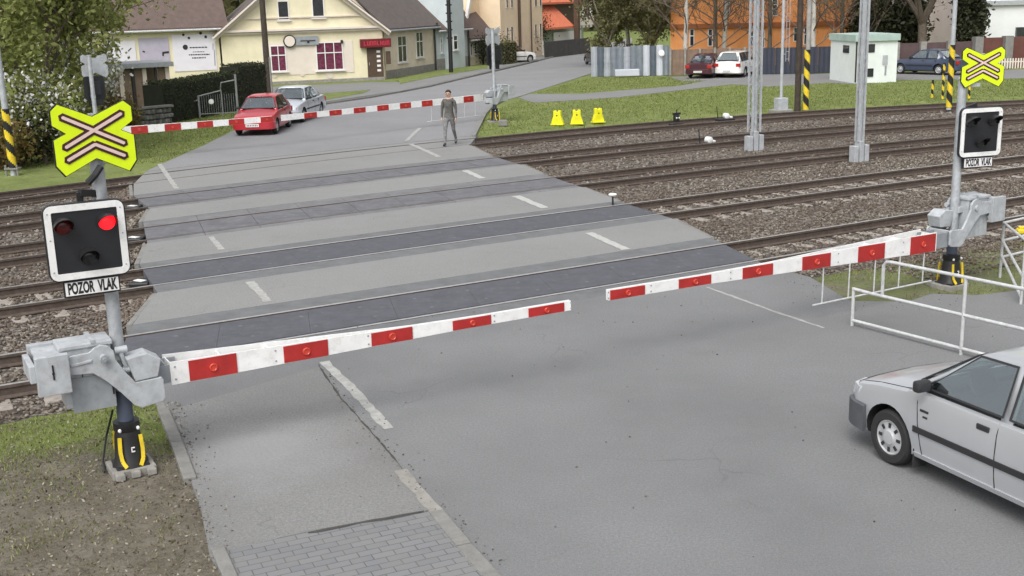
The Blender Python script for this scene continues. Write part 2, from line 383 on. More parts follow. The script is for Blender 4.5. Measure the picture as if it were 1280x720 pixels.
def deck_x(i, side, off=0.): return DECK[i][side]
DECK = [(G(163, 433).x, G(925, 318).x), (G(176, 350).x, G(812, 263).x), (G(177, 293).x, G(705, 228).x), (G(177, 250).x, G(636, 198).x), (G(172, 222).x, G(594, 175).x)]
def in_deck(x, y):
    # between the deck's ends, interpolated across the tracks
    ycs = [ty(i, x) for i in range(5)]
    t = np.interp(y, ycs, range(5)); lo = np.interp(t, range(5), [d[0] for d in DECK]); hi = np.interp(t, range(5), [d[1] for d in DECK])
    return lo - .1 < x < hi + .25
N_ST = 0; SV = []; base_oct = np.array([(1, 0, 0), (-1, 0, 0), (0, 1, 0), (0, -1, 0), (0, 0, 1), (0, 0, -1)], float)
base_f = np.array([(0, 2, 4), (2, 1, 4), (1, 3, 4), (3, 0, 4), (2, 0, 5), (1, 2, 5), (3, 1, 5), (0, 3, 5)])
cand = []
for (ia, oa, ib, ob, x0, x1, dens, sz) in ((0, -3.6, 0, -1.7, 5.2, 14, 95, .03), (0, -1.7, 1, 0, -11, 14, 210, .034), (1, 0, 2, 0, -13, 20, 85, .042), (2, 0, 3, 1.9, -15, 26, 38, .052), (3, 1.9, 4, 1.0, -16, 28, 24, .05)):
    w_ = 5.2; n_ = int((x1 - x0) * w_ * dens)
    X = rng.uniform(x0, x1, n_); T = rng.uniform(0, 1, n_)
    for x, t in zip(X, T):
        a = tp(ia, x, oa); b = tp(ib, x, ob); p = a.lerp(b, t)
        if in_deck(p.x, p.y) and oa > -3: continue
        if oa < -3 and (p.x < 5.6 or scr((p.x, p.y, 0))[1] > np.interp(scr((p.x, p.y, 0))[0], [1010, 1062, 1135, 1165, 1218, 1300], [344, 374, 375, 365, 367, 358])): continue
        sx_, sy_ = scr((p.x, p.y, -.2))
        if not (-40 < sx_ < 1320 and sy_ < 760): continue
        hz = 0; skip = False
        for q in (ia, ib):
            d = (p.y - ty(q, p.x)) * math.cos(tdir(q, p.x))
            if abs(abs(d) - GAU) < .11: skip = True
            if abs(d) < 1.35 and q < 4:
                sfr = (((p.x / math.cos(tdir(q, p.x))) / .62) % 1.)
                if min(sfr, 1 - sfr) < .2 and random.random() < (.86 if abs(d) > .8 or q > 1 else .72): skip = True
        if skip: continue
        cand.append((p.x, p.y, (-.188 if oa > -3 else terr_z(p.x, p.y) + .01) + random.uniform(-.012, .018), sz * random.uniform(.6, 1.35)))
for i_, (xa_, xb_) in enumerate((((158, 412), (195, 367)), ((168, 334), (187, 302)), ((170, 282), (189, 260)), ((169, 243), (168, 229)), ((895, 304), (840, 273)), ((774, 253), (727, 234)), ((680, 221), (650, 203)), ((612, 193), (586, 180)))):
    a_, b2_ = G(*xa_), G(*xb_); sg_ = -1 if i_ < 4 else 1
    for k in range(420):
        o_ = abs(random.gauss(0, .28)) + .06; p = a_.lerp(b2_, random.uniform(-.15, 1.15)); cand.append((p.x + sg_ * (o_ + .05), p.y, max(-.185, -.02 - .42 * o_ + random.uniform(-.03, .0)), .036 * random.uniform(.6, 1.3)))
cand = np.array(cand); n_ = len(cand)
sc3 = cand[:, 3][:, None, None] * rng.uniform(.65, 1.2, (n_, 6, 1)); an = rng.uniform(0, 2 * PI, n_); ti = rng.uniform(-.6, .6, n_)
P = base_oct[None] * sc3; ca, sa = np.cos(an)[:, None], np.sin(an)[:, None]; ct, st_ = np.cos(ti)[:, None], np.sin(ti)[:, None]
x_, y_, z_ = P[..., 0], P[..., 1], P[..., 2] * .8; y2 = y_ * ct - z_ * st_; z2 = y_ * st_ + z_ * ct
P = np.stack([x_ * ca - y2 * sa, x_ * sa + y2 * ca, z2], -1) + cand[:, None, :3]
F = (base_f[None] + (np.arange(n_) * 6)[:, None, None]).reshape(-1, 3)
tag(npmesh('gravel', P.reshape(-1, 3), F, M_STONE), 'loose grey and brown crushed stone spread between the railway tracks', 'gravel', kind='stuff')
print('stones', n_)

# the tracks
VISX = [(-12, 14), (-14, 22), (-16, 26), (-17, 29), (-19, 31)]
TLAB = ['nearest railway track with concrete sleepers, right under the near barrier arms', 'second railway track from the near barrier, shiny railheads and pale sleepers',
        'middle railway track of the five, rusty rails over dark sleepers', 'fourth railway track, rusty rails just behind the grey lattice mast foot', 'farthest railway track, thin rails along the edge of the lawn']
for i in range(5):
    root = empty('railway_track', tp(i, 0), 0, TLAB[i], 'railway track', 'railway tracks across the road'); ox = tp(i, 0)
    for s_ in (-1, 1):
        b = MB(); prof = [(-.035, 0), (.035, 0), (.035, -.04), (.012, -.055), (.012, -.14), (.065, -.165), (.065, -.178), (-.065, -.178), (-.065, -.165), (-.012, -.14), (-.012, -.055), (-.035, -.04)]
        xsr = np.linspace(-45, 60, 71); o_ = 0
        for q, x in enumerate(xsr):
            for (u, z) in prof: b.v.append(tuple(tp(i, x, s_ * GAU + u, z) - ox))
        k = len(prof)
        for q in range(len(xsr) - 1):
            for j in range(k):
                b.f.append((q * k + j, q * k + (j + 1) % k, (q + 1) * k + (j + 1) % k, (q + 1) * k + j)); b.mi.append(1 if j == 0 else 0)
        if i >= 3:
            pass
        b.build('rail', [M_RAILSIDE, M_RAILTOP if i < 2 else M_RAILTOP2], root)
    if i < 4:
        x0, x1 = VISX[i]; st = .62 * math.cos(tdir(i, 0)); n0 = 0; x = math.ceil(x0 / st) * st
        msl = (M_SLEEP if i < 2 else M_WSLEEP); proto = None
        while x < x1 and n0 < 100:
            if not (DECK[i][0] - .05 < x < DECK[i][1] + .05):
                if proto is None:
                    b = MB(); 
                    if i < 2:
                        b.bbox((0, .72, 0), (.24, 1.05, .1), .015); b.bbox((0, -.72, 0), (.24, 1.05, .1), .015); b.bbox((0, 0, -.02), (.2, .5, .08), .01)
                        for sy in (-1, 1):
                            for ex in (-.11, .11): b.box((0, sy * GAU + ex, .06), (.09, .05, .035), 0, 1)
                    else: b.bbox((0, 0, 0), (.25, 2.5, .1), .012)
                    proto = b.build('sleeper', [msl, M_RAILSIDE], root); c = proto
                else: c = proto.copy(); COL.objects.link(c); c.parent = root
                p = tp(i, x, 0, -.232) - ox; c.location = p; c.rotation_euler = (0, 0, tdir(i, x)); n0 += 1
            x += st

# crossing surface
def strip(b, ia, oa, xa, ib, ob, xb, z0, z1, n=14, mi=0):
    """solid strip: edge a on track ia offset oa from xa[0] to xa[1]; edge b likewise"""
    xa = [txp(ia, q, oa) for q in xa]; xb = [txp(ib, q, ob) for q in xb]
    A = [tp(ia, xa[0] + (xa[1] - xa[0]) * k / n, oa) for k in range(n + 1)]; B = [tp(ib, xb[0] + (xb[1] - xb[0]) * k / n, ob) for k in range(n + 1)]
    vs = []
    for p, q in zip(A, B): vs += [(p.x, p.y, z0), (q.x, q.y, z0), (q.x, q.y, z1), (p.x, p.y, z1)]
    fs = [(0, 1, 2, 3), (4 * n, 4 * n + 3, 4 * n + 2, 4 * n + 1)]
    for k in range(n):
        a = 4 * k
        for j in range(4): fs.append((a + j, a + (j + 1) % 4, a + 4 + (j + 1) % 4, a + 4 + j))
    return b.add(vs, fs, mi)
def xg(px, py): return G(px, py).x
def xoff(i, off, px_edge):
    return px_edge
# outer edges offsets per track (near, far)
OUT = [(-1.30, 1.36), (-1.36, 1.22), (-1.15, 1.5), (-1.1, 1.35), (-.95, .95)]
ENDS = [  # (left x near edge, left x far edge, right x near edge, right x far edge) of the panels
    (xg(163, 447), xg(158, 412), xg(953, 324), xg(895, 304)),
    (xg(195, 367), xg(168, 334), xg(840, 273), xg(774, 253)),
    (xg(187, 302), xg(170, 282), xg(727, 234), xg(680, 221)),
    (xg(189, 260), xg(169, 243), xg(650, 203), xg(612, 193))]
for i in range(4):
    root = empty('crossing_deck', (0, 0, 0), 0, ['dark rubber crossing panels over the nearest track', 'dark rubber crossing panels over the second track', 'patched grey crossing panels over the middle track', 'narrow grey crossing panels over the fourth track'][i], 'crossing panels', 'panel strips between the rails of the road crossing')
    ln, lf, rn, rf = ENDS[i]; on, of = OUT[i]; L_ = lambda o_: ln + (lf - ln) * (o_ - on) / (of - on); R_ = lambda o_: rn + (rf - rn) * (o_ - on) / (of - on)
    mc, mo = ((M_PANEL, M_PANELO) if i < 2 else (M_PANELC, M_PANELC2))
    for (a, c, mm, nm) in ((on, -.80, mo, 'outer_panel'), (-.655, .655, mc, 'centre_panel'), (.80, of, mo, 'outer_panel')):
        b = MB(); npn = 9 if i > 1 else (1 if nm == 'outer_panel' else 8)
        for q in range(npn):
            t0, t1 = q / npn, (q + 1) / npn; gp = (.004 if i > 1 else .0015) if npn > 1 else 0
            xa = (L_(a) + (R_(a) - L_(a)) * t0 + gp, L_(a) + (R_(a) - L_(a)) * t1 - gp); xb = (L_(c) + (R_(c) - L_(c)) * t0 + gp, L_(c) + (R_(c) - L_(c)) * t1 - gp)
            strip(b, i, a, xa, i, c, xb, -.2, -.004 - (.004 * random.random() if i > 1 else 0), 5)
        if nm == 'centre_panel' and i < 2:
            q = ln + .5
            while q < rn - .4:
                for of_ in (-.33, .33):
                    p = tp(i, q, of_); b.lathe((p.x, p.y, -.006), (0, 0, 1), [(0, .035), (.004, .033)], 10, 1)
                q += .85
        b.build(nm, [mm, M_PANELO], root)
    b = MB()
    for s_ in (-1, 1):
        a, c = (-.80, -.655) if s_ < 0 else (.655, .80)
        strip(b, i, a, (L_(a), R_(a)), i, c, (L_(c), R_(c)), -.18, -.045, 12)
    b.build('groove_filler', M_GROOVE, root)
    for s_ in (0, 1):   # bevelled steel deflectors with white-painted wedge at the ends
        e = ((ln + lf) / 2 - .12, (rn + rf) / 2 + .12)[s_]
        if s_ == 0 and i > 0:
            b = MB(); pc = tp(i, e, 0, -.1); b.bbox(pc, (.36, .42, .10), .03); b.box(pc + Vector((-.02, -.04, .052)), (.13, .22, .012), tdir(i, e) + .5, 1); b.build('end_deflector', [M_BLACK, M_WHITE], root)
# asphalt infills between the tracks
inf = [((ENDS[0][1], ENDS[0][3]), (ENDS[1][0], ENDS[1][2])), ((ENDS[1][1], ENDS[1][3]), (ENDS[2][0], ENDS[2][2])), ((ENDS[2][1], ENDS[2][3]), (ENDS[3][0], ENDS[3][2])),
       ((ENDS[3][1], ENDS[3][3]), (xg(168, 229), xg(586, 180)))]
b = MB(); kb = MB()
for i, (xa, xb) in enumerate(inf):
    strip(b, i, OUT[i][1] + .004, xa, i + 1, OUT[i + 1][0] - .004 + (0 if i < 3 else .14), xb, -.3, -.002, 14)
    for e in (0, 1):
        p = tp(i, txp(i, xa[e], OUT[i][1]), OUT[i][1] + .03); q = tp(i + 1, txp(i + 1, xb[e], OUT[i + 1][0]), OUT[i + 1][0] - .03); sgn = -1 if e == 0 else 1
        kb.bar(p + Vector((sgn * .045, 0, -.095)), q + Vector((sgn * .045, 0, -.095)), .09, .18)
strip(b, 4, -.81, (xg(168, 229), xg(588, 178)), 4, 1.4, (xg(176, 217), xg(596, 170)), -.3, -.012, 20)
tag(b.build('road_infill', M_INFILL), kind='structure'); 
tag(kb.build('infill_edge_kerb', M_KERB), kind='structure')
b = MB()
for s_ in (-1, 1):
    for g_ in (-.05, .05): strip(b, 4, s_ * GAU + g_ - .022, (xg(185, 220), xg(590, 174)), 4, s_ * GAU + g_ + .022, (xg(185, 220), xg(590, 174)), -.05, -.008, 30)
tag(b.build('rail_groove_road_surface', M_GROOVE), kind='structure')

# road in the foreground
near = [tp(0, txp(0, x, OUT[0][0]), OUT[0][0] - .004) for x in np.linspace(ENDS[0][0], ENDS[0][2], 14)]
fg = near + Gp((1012, 346), (1062, 376), (1135, 377), (1165, 367), (1218, 369), (1300, 360)) + [Vector((18, 17, 0)), Vector((18, 3, 0)), Vector((-1.5, 3, 0))] + Gp((300, 760), (283, 700), (262, 640), (232, 580), (206, 515), (188, 470))
poly_obj('road', fg, -.3, 0, M_ROAD)
# far street: one sheet of asphalt beyond the last track
far = [tp(4, txp(4, x, 1.41), 1.41) for x in np.linspace(xg(176, 217), xg(596, 170), 10)]
st = far + Gp((598, 160), (603, 148), (611, 135), (625, 127), (650, 120), (700, 104), (738, 92), (752, 84), (765, 66), (790, 55), (790, 47), (740, 59), (720, 64), (660, 80), (600, 94), (535, 109), (500, 116), (462, 122), (400, 131), (340, 136), (300, 150), (292, 163), (254, 182), (201, 205))
poly_obj('street', st, -.14, -.004, M_STREET)
def flat(name, pts, z, material, kind='structure'): return poly_obj(name, Gp(*pts), -.08, z, material, kind)
flat('pavement', [(210, 128), (335, 128), (400, 130), (460, 121), (500, 115), (535, 108), (600, 92.5), (660, 78.5), (735, 60), (735, 57), (655, 73), (610, 84), (545, 95), (500, 104), (470, 104), (340, 110), (280, 113)], .07, M_LANE)
flat('lawn_strip', [(400, 128), (455, 118), (462, 114.5), (400, 119), (352, 124)], .085, M_TERRAIN)
flat('verge_grass', [(500, 106.5), (540, 98), (610, 86.5), (608, 82), (545, 89.5), (497, 100)], .085, M_TERRAIN)
flat('path', [(648, 122), (668, 128), (775, 121), (887, 108), (915, 105), (890, 99), (850, 107), (725, 117), (662, 117)], -.012, M_LANE)
flat('parking_lane', [(852, 101), (836, 96), (950, 93), (1037, 92), (1120, 91), (1300, 86), (1300, 97), (1123, 99.5), (1120, 101.5), (1068, 104.5), (1037, 103), (960, 108), (915, 105), (890, 100)], -.008, M_LANE)
def kerb(name, pts, w_=.14, h0=-.1, h1=.1, material=M_KERB, z=None):
    b = MB(); P = [G(*p) for p in pts]
    for p, q in zip(P[:-1], P[1:]):
        n_ = max(1, int((q - p).length / 1.0)); 
        for k in range(n_):
            a = p.lerp(q, (k + .006) / n_); c = p.lerp(q, (k + .994) / n_); zc = (h0 + h1) / 2 + random.uniform(-.004, .004)
            b.bar(Vector((a.x, a.y, zc)), Vector((c.x, c.y, zc)), w_, h1 - h0)
    o = b.build(name, material, bevel=.008); tag(o, kind='structure'); return o
kerb('pavement_kerb', [(400, 131.5), (462, 122.5), (535, 109), (600, 93.5), (660, 79.5), (737, 60)], .16, -.1, .09)
kerb('grass_kerb', [(400, 119), (462, 114)], .12, -.1, .10)
kerb('road_kerb', [(592, 171), (599, 157), (606, 143), (614, 134), (628, 126)], .15, -.1, .06, M_CONCL)
kerb('verge_kerb', [(204, 513), (221, 555), (238, 601)], .13, -.1, .035, M_CONCL)
kerb('verge_kerb', [(272, 687), (290, 728), (305, 765)], .12, -.1, .035, M_CONCL)
kerb('verge_edge_kerb', [(176, 452), (190, 480), (203, 511)], .10, -.1, .01)
# surface details on the foreground road
def ribbon(pts, w0, z, jag=0.):
    b = MB(); P = [G(*p) for p in pts]; Q = []
    for p, q in zip(P[:-1], P[1:]):
        n_ = max(1, int((q - p).length / .12)); Q += [p.lerp(q, k / n_) for k in range(n_)]
    Q.append(P[-1]); vs = []
    for i, p in enumerate(Q):
        t = (Q[min(i + 1, len(Q) - 1)] - Q[max(i - 1, 0)]).normalized(); n_ = Vector((-t.y, t.x, 0)); ww = w0 / 2 * (1 + random.uniform(-jag, jag)); sh = n_ * random.uniform(-jag, jag) * w0 * .5
        vs += [(*(p + n_ * ww + sh).xy, z), (*(p - n_ * ww + sh).xy, z)]
    return b.add(vs, [(2 * i, 2 * i + 1, 2 * i + 3, 2 * i + 2) for i in range(len(Q) - 1)])
def surf(name, pts, w_, z, material, jag=.15): return tag(ribbon(pts, w_, z, jag).build(name, material), kind='structure')
surf('road_marking_line', [(405, 452), (447, 493), (486, 536)], .13, .004, M_MARK)
surf('road_marking_line', [(312, 352), (335, 377)], .15, .004, M_MARK)
surf('road_marking_line', [(264, 296), (277, 312)], .12, .004, M_MARK)
surf('road_marking_line', [(199, 205), (221, 236)], .14, .004, M_MARK)
surf('road_marking_line', [(513, 180), (549, 196)], .17, .004, M_MARK)
surf('road_marking_line', [(508, 176), (525, 160)], .15, .006, M_MARK)
surf('road_marking_line', [(581, 213), (603, 223)], .19, .004, M_MARKL)
surf('road_marking_line', [(645, 245), (681, 260)], .20, .004, M_MARKL)
surf('road_marking_line', [(736, 291), (783, 312)], .19, .004, M_MARKL)
surf('road_marking_line', [(883, 359), (920, 372), (972, 391), (1030, 410)], .06, .004, M_MARK, .3)
surf('road_seam_line', [(398, 456), (425, 497), (455, 530), (492, 572), (520, 610), (545, 637)], .02, .005, M_TAR, .8)
surf('road_seam_line', [(545, 637), (572, 670), (600, 700), (640, 745)], .03, .005, M_TAR, .6)
surf('road_seam_line', [(385, 667), (450, 655), (530, 640)], .03, .012, M_TAR, .8)
# footway asphalt left of the seam
poly_obj('footway', Gp((206, 515), (402, 458), (430, 500), (458, 533), (494, 575), (522, 612), (540, 637), (385, 664), (262, 694), (252, 640), (232, 580)), -.08, .003, M_FOOT)
# worn concrete margin strip
surf('margin_strip_surface', [(500, 588), (520, 612), (548, 642)], .13, .0065, M_CONC, .18)
# brick paving bottom
def paver_mat():
    M, n, L, b, v = newmat('paving_blocks')
    mp = n.new('ShaderNodeMapping'); mp.inputs['Rotation'].default_value = (0, 0, -.42); L.new(v, mp.inputs[0])
    br = n.new('ShaderNodeTexBrick'); br.inputs['Scale'].default_value = 1.; br.inputs['Brick Width'].default_value = .2; br.inputs['Row Height'].default_value = .1; br.inputs['Mortar Size'].default_value = .005
    br.inputs['Color1'].default_value = (.15, .155, .165, 1); br.inputs['Color2'].default_value = (.18, .183, .19, 1); br.inputs['Mortar'].default_value = (.085, .083, .078, 1); L.new(mp.outputs[0], br.inputs['Vector'])
    c = mixc(n, L, ramp(n, L, noise(n, L, v, 3, 6, .7), [(.4, 0.), (.75, .6)]), br.outputs['Color'], (.19, .188, .175))
    L.new(c, b.inputs['Base Color']); b.inputs['Roughness'].default_value = .9
    bp = n.new('ShaderNodeBump'); bp.inputs['Strength'].default_value = .5; bp.inputs['Distance'].default_value = .006; bp.invert = True
    L.new(br.outputs['Fac'], bp.inputs['Height']); L.new(bp.outputs[0], b.inputs['Normal']); return M
poly_obj('paving', Gp((262, 694.5), (385, 665), (538, 640), (560, 664), (600, 707), (640, 752), (630, 800), (320, 800), (285, 730)), -.08, .007, paver_mat())
kerb('paving_kerb', [(545, 640), (580, 682), (622, 728), (650, 760)], .14, -.1, .018, M_CONCL)

# ------------------------------------------------------------------ level crossing barriers
def AT(px, py, depth):
    d = FW + CR * ((px - 640) / FPX) - CU * ((py - 360) / FPX); return CP + d * depth
def depth(p): return (Vector(p) - CP).dot(FW)
def text(name, body, size, parent, loc, rot, material, sx=1., ext=.001):
    cu = bpy.data.curves.new(name, 'FONT'); cu.body = body; cu.size = size; cu.align_x = 'CENTER'; cu.align_y = 'CENTER'; cu.extrude = ext; cu.offset = .006
    cu.materials.append(material); t = bpy.data.objects.new(name, cu); COL.objects.link(t); bpy.context.view_layer.update()
    me = bpy.data.meshes.new_from_object(t.evaluated_get(bpy.context.evaluated_depsgraph_get())); bpy.data.objects.remove(t)
    o = bpy.data.objects.new(name, me); COL.objects.link(o); o.parent = parent; o.location = loc; o.rotation_euler = rot; o.scale = (sx, 1, 1); return o
def rrect(w_, h_, r, n=5):
    pts = []
    for cx, cy, a0 in ((w_ / 2 - r, h_ / 2 - r, 0), (-w_ / 2 + r, h_ / 2 - r, 90), (-w_ / 2 + r, -h_ / 2 + r, 180), (w_ / 2 - r, -h_ / 2 + r, 270)):
        for k in range(n + 1): a = R(a0 + 90 * k / n); pts.append((cx + r * math.cos(a), cy + r * math.sin(a)))
    return pts
def ring_plate(b, outer, inner, M, th, mi=0):
    k = len(outer); vs = []
    for z in (-th / 2, th / 2): vs += [M @ Vector((p[0], p[1], z)) for p in outer] + [M @ Vector((p[0], p[1], z)) for p in inner]
    fs = []
    for i in range(k):
        j = (i + 1) % k; fs += [(i, k + i, k + j, j), (2 * k + i, 2 * k + j, 3 * k + j, 3 * k + i), (i, j, 2 * k + j, 2 * k + i), (k + i, 3 * k + i, 3 * k + j, k + j)]
    return b.add(vs, fs, mi)
# all pieces below: local frame of a sign: x to the right, z up, front face towards -y
FR = Matrix.Rotation(PI / 2, 4, 'X')     # plate plane xy -> xz, plate normal z -> -y
def signal_board(parent, loc, rz, w_, h_, lit=False, back=False, dark=False):
    """black board with white border, two red lenses on top and one below, hoods and the plate"""
    b = MB(); b.plate(rrect(w_ + .03, h_ + .03, .09), Matrix.Translation((0, 0, 0)) @ FR, .05)
    b.box((0, .09, 0), (w_ * .55, .13, h_ * .6)); b.box((0, .06, -h_ / 2 - .10), (w_ * .62, .06, .19))
    o = b.build('signal_board', M_BOARD, parent, bevel=.006); o.location = loc; o.rotation_euler = (0, 0, rz)
    b = MB(); ring_plate(b, rrect(w_, h_, .075), rrect(w_ - .13, h_ - .13, .015), Matrix.Translation((0, -.031, 0)) @ FR, .012)
    for sx in (-1, 1):
        for sz in (-.38, 0.05, .40): b.lathe((sx * (w_ / 2 - .033), -.037, sz * h_), (0, -1, 0), [(0, .008), (.004, .007)], 8, 1)
    b.build('white_border', [M_WHITE, M_GREYD], o)
    for k, (lx, lz, on) in enumerate(((-.20, .165, 0), (.195, .165, 1), (0, -.16, 2))):
        lx *= w_ / .72; lz *= h_ / .74; r = .084
        m_ = M_LENSON if (lit and on == 1) else (M_LENSOFF if on < 2 and not dark else M_LENSW)
        MB().lathe((lx, -.026, lz), (0, -1, 0), [(0, r), (.012, r * .96), (.024, r * .75), (.032, r * .4), (.035, .01)], 28).build('lens', m_, o, True)
        b = MB(); n = 18; vs = []
        for q in range(n + 1):
            a = R(-28 + 236 * q / n); c_, s_ = math.cos(a), math.sin(a); L = .03 + .15 * max(0, math.sin(a)) ** .8 + .02
            for rr, dd in ((r + .004, 0), (r + .004, L), (r + .010, L), (r + .010, 0)): vs.append((lx + rr * c_, -.026 - dd, lz + rr * s_))
        fs = [(0, 1, 2, 3), (4 * n, 4 * n + 3, 4 * n + 2, 4 * n + 1)]
        for q in range(n):
            for j in range(4): fs.append((4 * q + j, 4 * q + (j + 1) % 4, 4 * q + 4 + (j + 1) % 4, 4 * q + 4 + j))
        b.add(vs, fs).build('hood', M_BLACK, o, True)
    pw, ph = w_ * .68, .135; pz = -h_ / 2 - .10
    b = MB().box((0, .015, pz), (pw + .03, .03, ph + .03), 0, 1).box((0, -.004, pz), (pw, .01, ph)); b.build('text_plate', [M_WHITE, M_BLACK], o)
    if not back: text('lettering', 'POZOR  VLAK', .155, o, (0, -.0105, pz - .002), (PI / 2, 0, 0), M_BLACK, pw / 1.08)
    return o
def crossbuck(parent, loc, rz, s_, front=True):
    half = [(.82, .88), (1, .72), (1, .36), (.68, .13), (1, -.02), (1, -.68), (.80, -.95), (0, -.55)]
    pts = [(0, .52)] + half + [(-x, y) for x, y in reversed(half[:-1])]
    sc_ = lambda p, k=1.: (p[0] * s_ * k, p[1] * s_ * k)
    b = MB(); b.plate([sc_(p, 1.035) for p in pts], Matrix.Translation((0, .002, 0)) @ FR, .02, 1); b.plate([sc_(p) for p in pts], Matrix.Translation((0, -.012, 0)) @ FR, .006, 0)
    b.box((0, .03, 0), (.06, .05, s_ * 1.2), 0, 2); b.box((0, .03, s_ * .25), (s_ * 1.1, .04, .04), 0, 2)
    o = b.build('crossbuck', [M_FLUO, M_BLACK, M_GALV] if front else [M_GALVL, M_GALVL, M_GALV], parent); o.location = loc; o.rotation_euler = (0, 0, rz)
    if front:
        b = MB()
        def barp(p, q, w1, yy, th, mi):
            p, q = Vector((*sc_(p), 0)), Vector((*sc_(q), 0)); d = (q - p).normalized(); nn = Vector((-d.y, d.x, 0)) * w1 * s_ / 2; d = d * w1 * s_ * .35
            b.plate([tuple((p - nn).xy), tuple((p - d).xy), tuple((p + nn).xy), tuple((q + nn).xy), tuple((q + d).xy), tuple((q - nn).xy)], Matrix.Translation((0, yy, 0)) @ FR, th, mi)
        segs = [((-.76, .57), (.76, -.23)), ((-.76, -.23), (.76, .57)), ((-.74, -.56), (0, -.19)), ((0, -.19), (.74, -.56))]
        for k, (p, q) in enumerate(segs): barp(p, q, .215, -.017 - .0013 * k, .004, 0)
        segs2 = [((-.73, .555), (.73, -.215)), ((-.73, -.215), (.73, .555)), ((-.71, -.545), (0, -.19)), ((0, -.19), (.71, -.545))]
        for k, (p, q) in enumerate(segs2): barp(p, q, .082, -.0245 - .0013 * k, .004, 1)
        b.build('cross_emblem', [M_CBRED, M_CBPINK], o)
    return o
def red_reflector(parent, p, x, nrm, w_, h_, material=M_RED):
    """one red board with its ring, centred at p"""
    b = MB(); z = Vector((0, 0, 1)); M = Matrix((x, nrm, z)).transposed()
    b.box(p, (w_, .010, h_), 0, 0, M)
    rr = min(.045, h_ * .30); b.lathe(p + nrm * .004, nrm, [(0, rr), (.016, rr), (.022, rr * .8), (.012, rr * .62), (.012, .001)], 16, 1)
    return b.build('red_board', [material, M_REDL], parent, bevel=.0)
def barrier_arm(root, A, B, far_sign, h0, h1, gap0, nred, first_white, stripe, skirt=None, gapfrac=.55):
    """A root, B tip in the root's local frame; the rear board stands on the far side"""
    A, B = Vector(A), Vector(B); L = (B - A).length; x = (B - A).normalized(); nf = Vector((0, 0, 1)).cross(x).normalized()
    if nf.dot(far_sign) < 0: nf = -nf
    zz = Vector((0, 0, 1)); N = 16; b = MB(); P = []
    H = lambda t: h0 + (h1 - h0) * min(1, t / .75); GP = lambda t: .035 + gap0 * max(0, 1 - t / gapfrac)
    def board(off):
        vs = []
        for k in range(N + 1):
            t = k / N; c = A.lerp(B, t) + nf * (GP(t) * off); h = H(t) / 2
            for s1, s2 in ((-1, -1), (1, -1), (1, 1), (-1, 1)): vs.append(c + nf * (.010 * s1) + zz * (h * s2))
        fs = [(0, 1, 2, 3), (4 * N, 4 * N + 3, 4 * N + 2, 4 * N + 1)]
        for k in range(N):
            for j in range(4): fs.append((4 * k + j, 4 * k + (j + 1) % 4, 4 * k + 4 + (j + 1) % 4, 4 * k + 4 + j))
        b.add(vs, fs)
    board(0); board(1)
    for k in range(0, 9):
        t = .004 + k * .108; c = A.lerp(B, t); g = GP(t)
        if g > .05: b.bar(c + nf * .01, c + nf * (g - .01), .014, H(t) * .8)
    for k in range(10):
        t = .01 + .11 * k; c = A.lerp(B, t) - nf * .012
        for zq in (-.28, .28): b.lathe(c + zz * H(t) * zq, -nf, [(0, .011), (.006, .009)], 8, 1)
    arm = b.build('arm', [M_WHITE, M_GREYD], root)
    s_ = first_white
    for k in range(nred):
        t0 = s_ + k * 2 * stripe; tm = (t0 + stripe / 2) / L
        if tm > 1: break
        h = H(tm) - .012; red_reflector(arm, A.lerp(B, tm) - nf * .0165 - zz * .003, x, -nf, min(stripe, (L - t0)) - .006, h)
        x2 = (x - nf * (gap0 / (gapfrac * L) if tm < gapfrac else 0)).normalized(); n2 = (nf + x * (gap0 / (gapfrac * L) if tm < gapfrac else 0)).normalized()
        red_reflector(arm, A.lerp(B, tm) + nf * (GP(tm) + .020) - zz * .012, x2, n2, (min(stripe, (L - t0)) - .006) * .9, h * .86)
    if skirt:
        t0, t1, zb, n = skirt; b = MB(); p0 = A.lerp(B, t0); p1 = A.lerp(B, t1); zg = zb
        for k in range(n):
            t = t0 + (t1 - t0) * (k + .12) / (n - .7); c = A.lerp(B, t); b.tube([(c.x, c.y, c.z - H(t) * .3), (c.x + .01, c.y, zg)], .011, 8)
        e0 = A.lerp(B, max(-.02, t0 - .02)); e1 = A.lerp(B, t1 + .015); b.tube([(e0.x, e0.y, zg), (e1.x, e1.y, zg)], .014, 8)
        b.build('arm_skirt', M_WHITEM, arm, True)
    return arm
def squeeze(root):
    for o in root.children:
        if o.name.split('.')[0] in ('drive_housing', 'counterweight_lever', 'counterweight', 'fork_cover', 'linkage'): o.scale = (.87, .92, 1)
        if o.name.split('.')[0] == 'base_slab': o.scale = (.72, .72, 1)
        if o.name.split('.')[0] == 'foot_cover': o.scale = (.84, .84, .97)
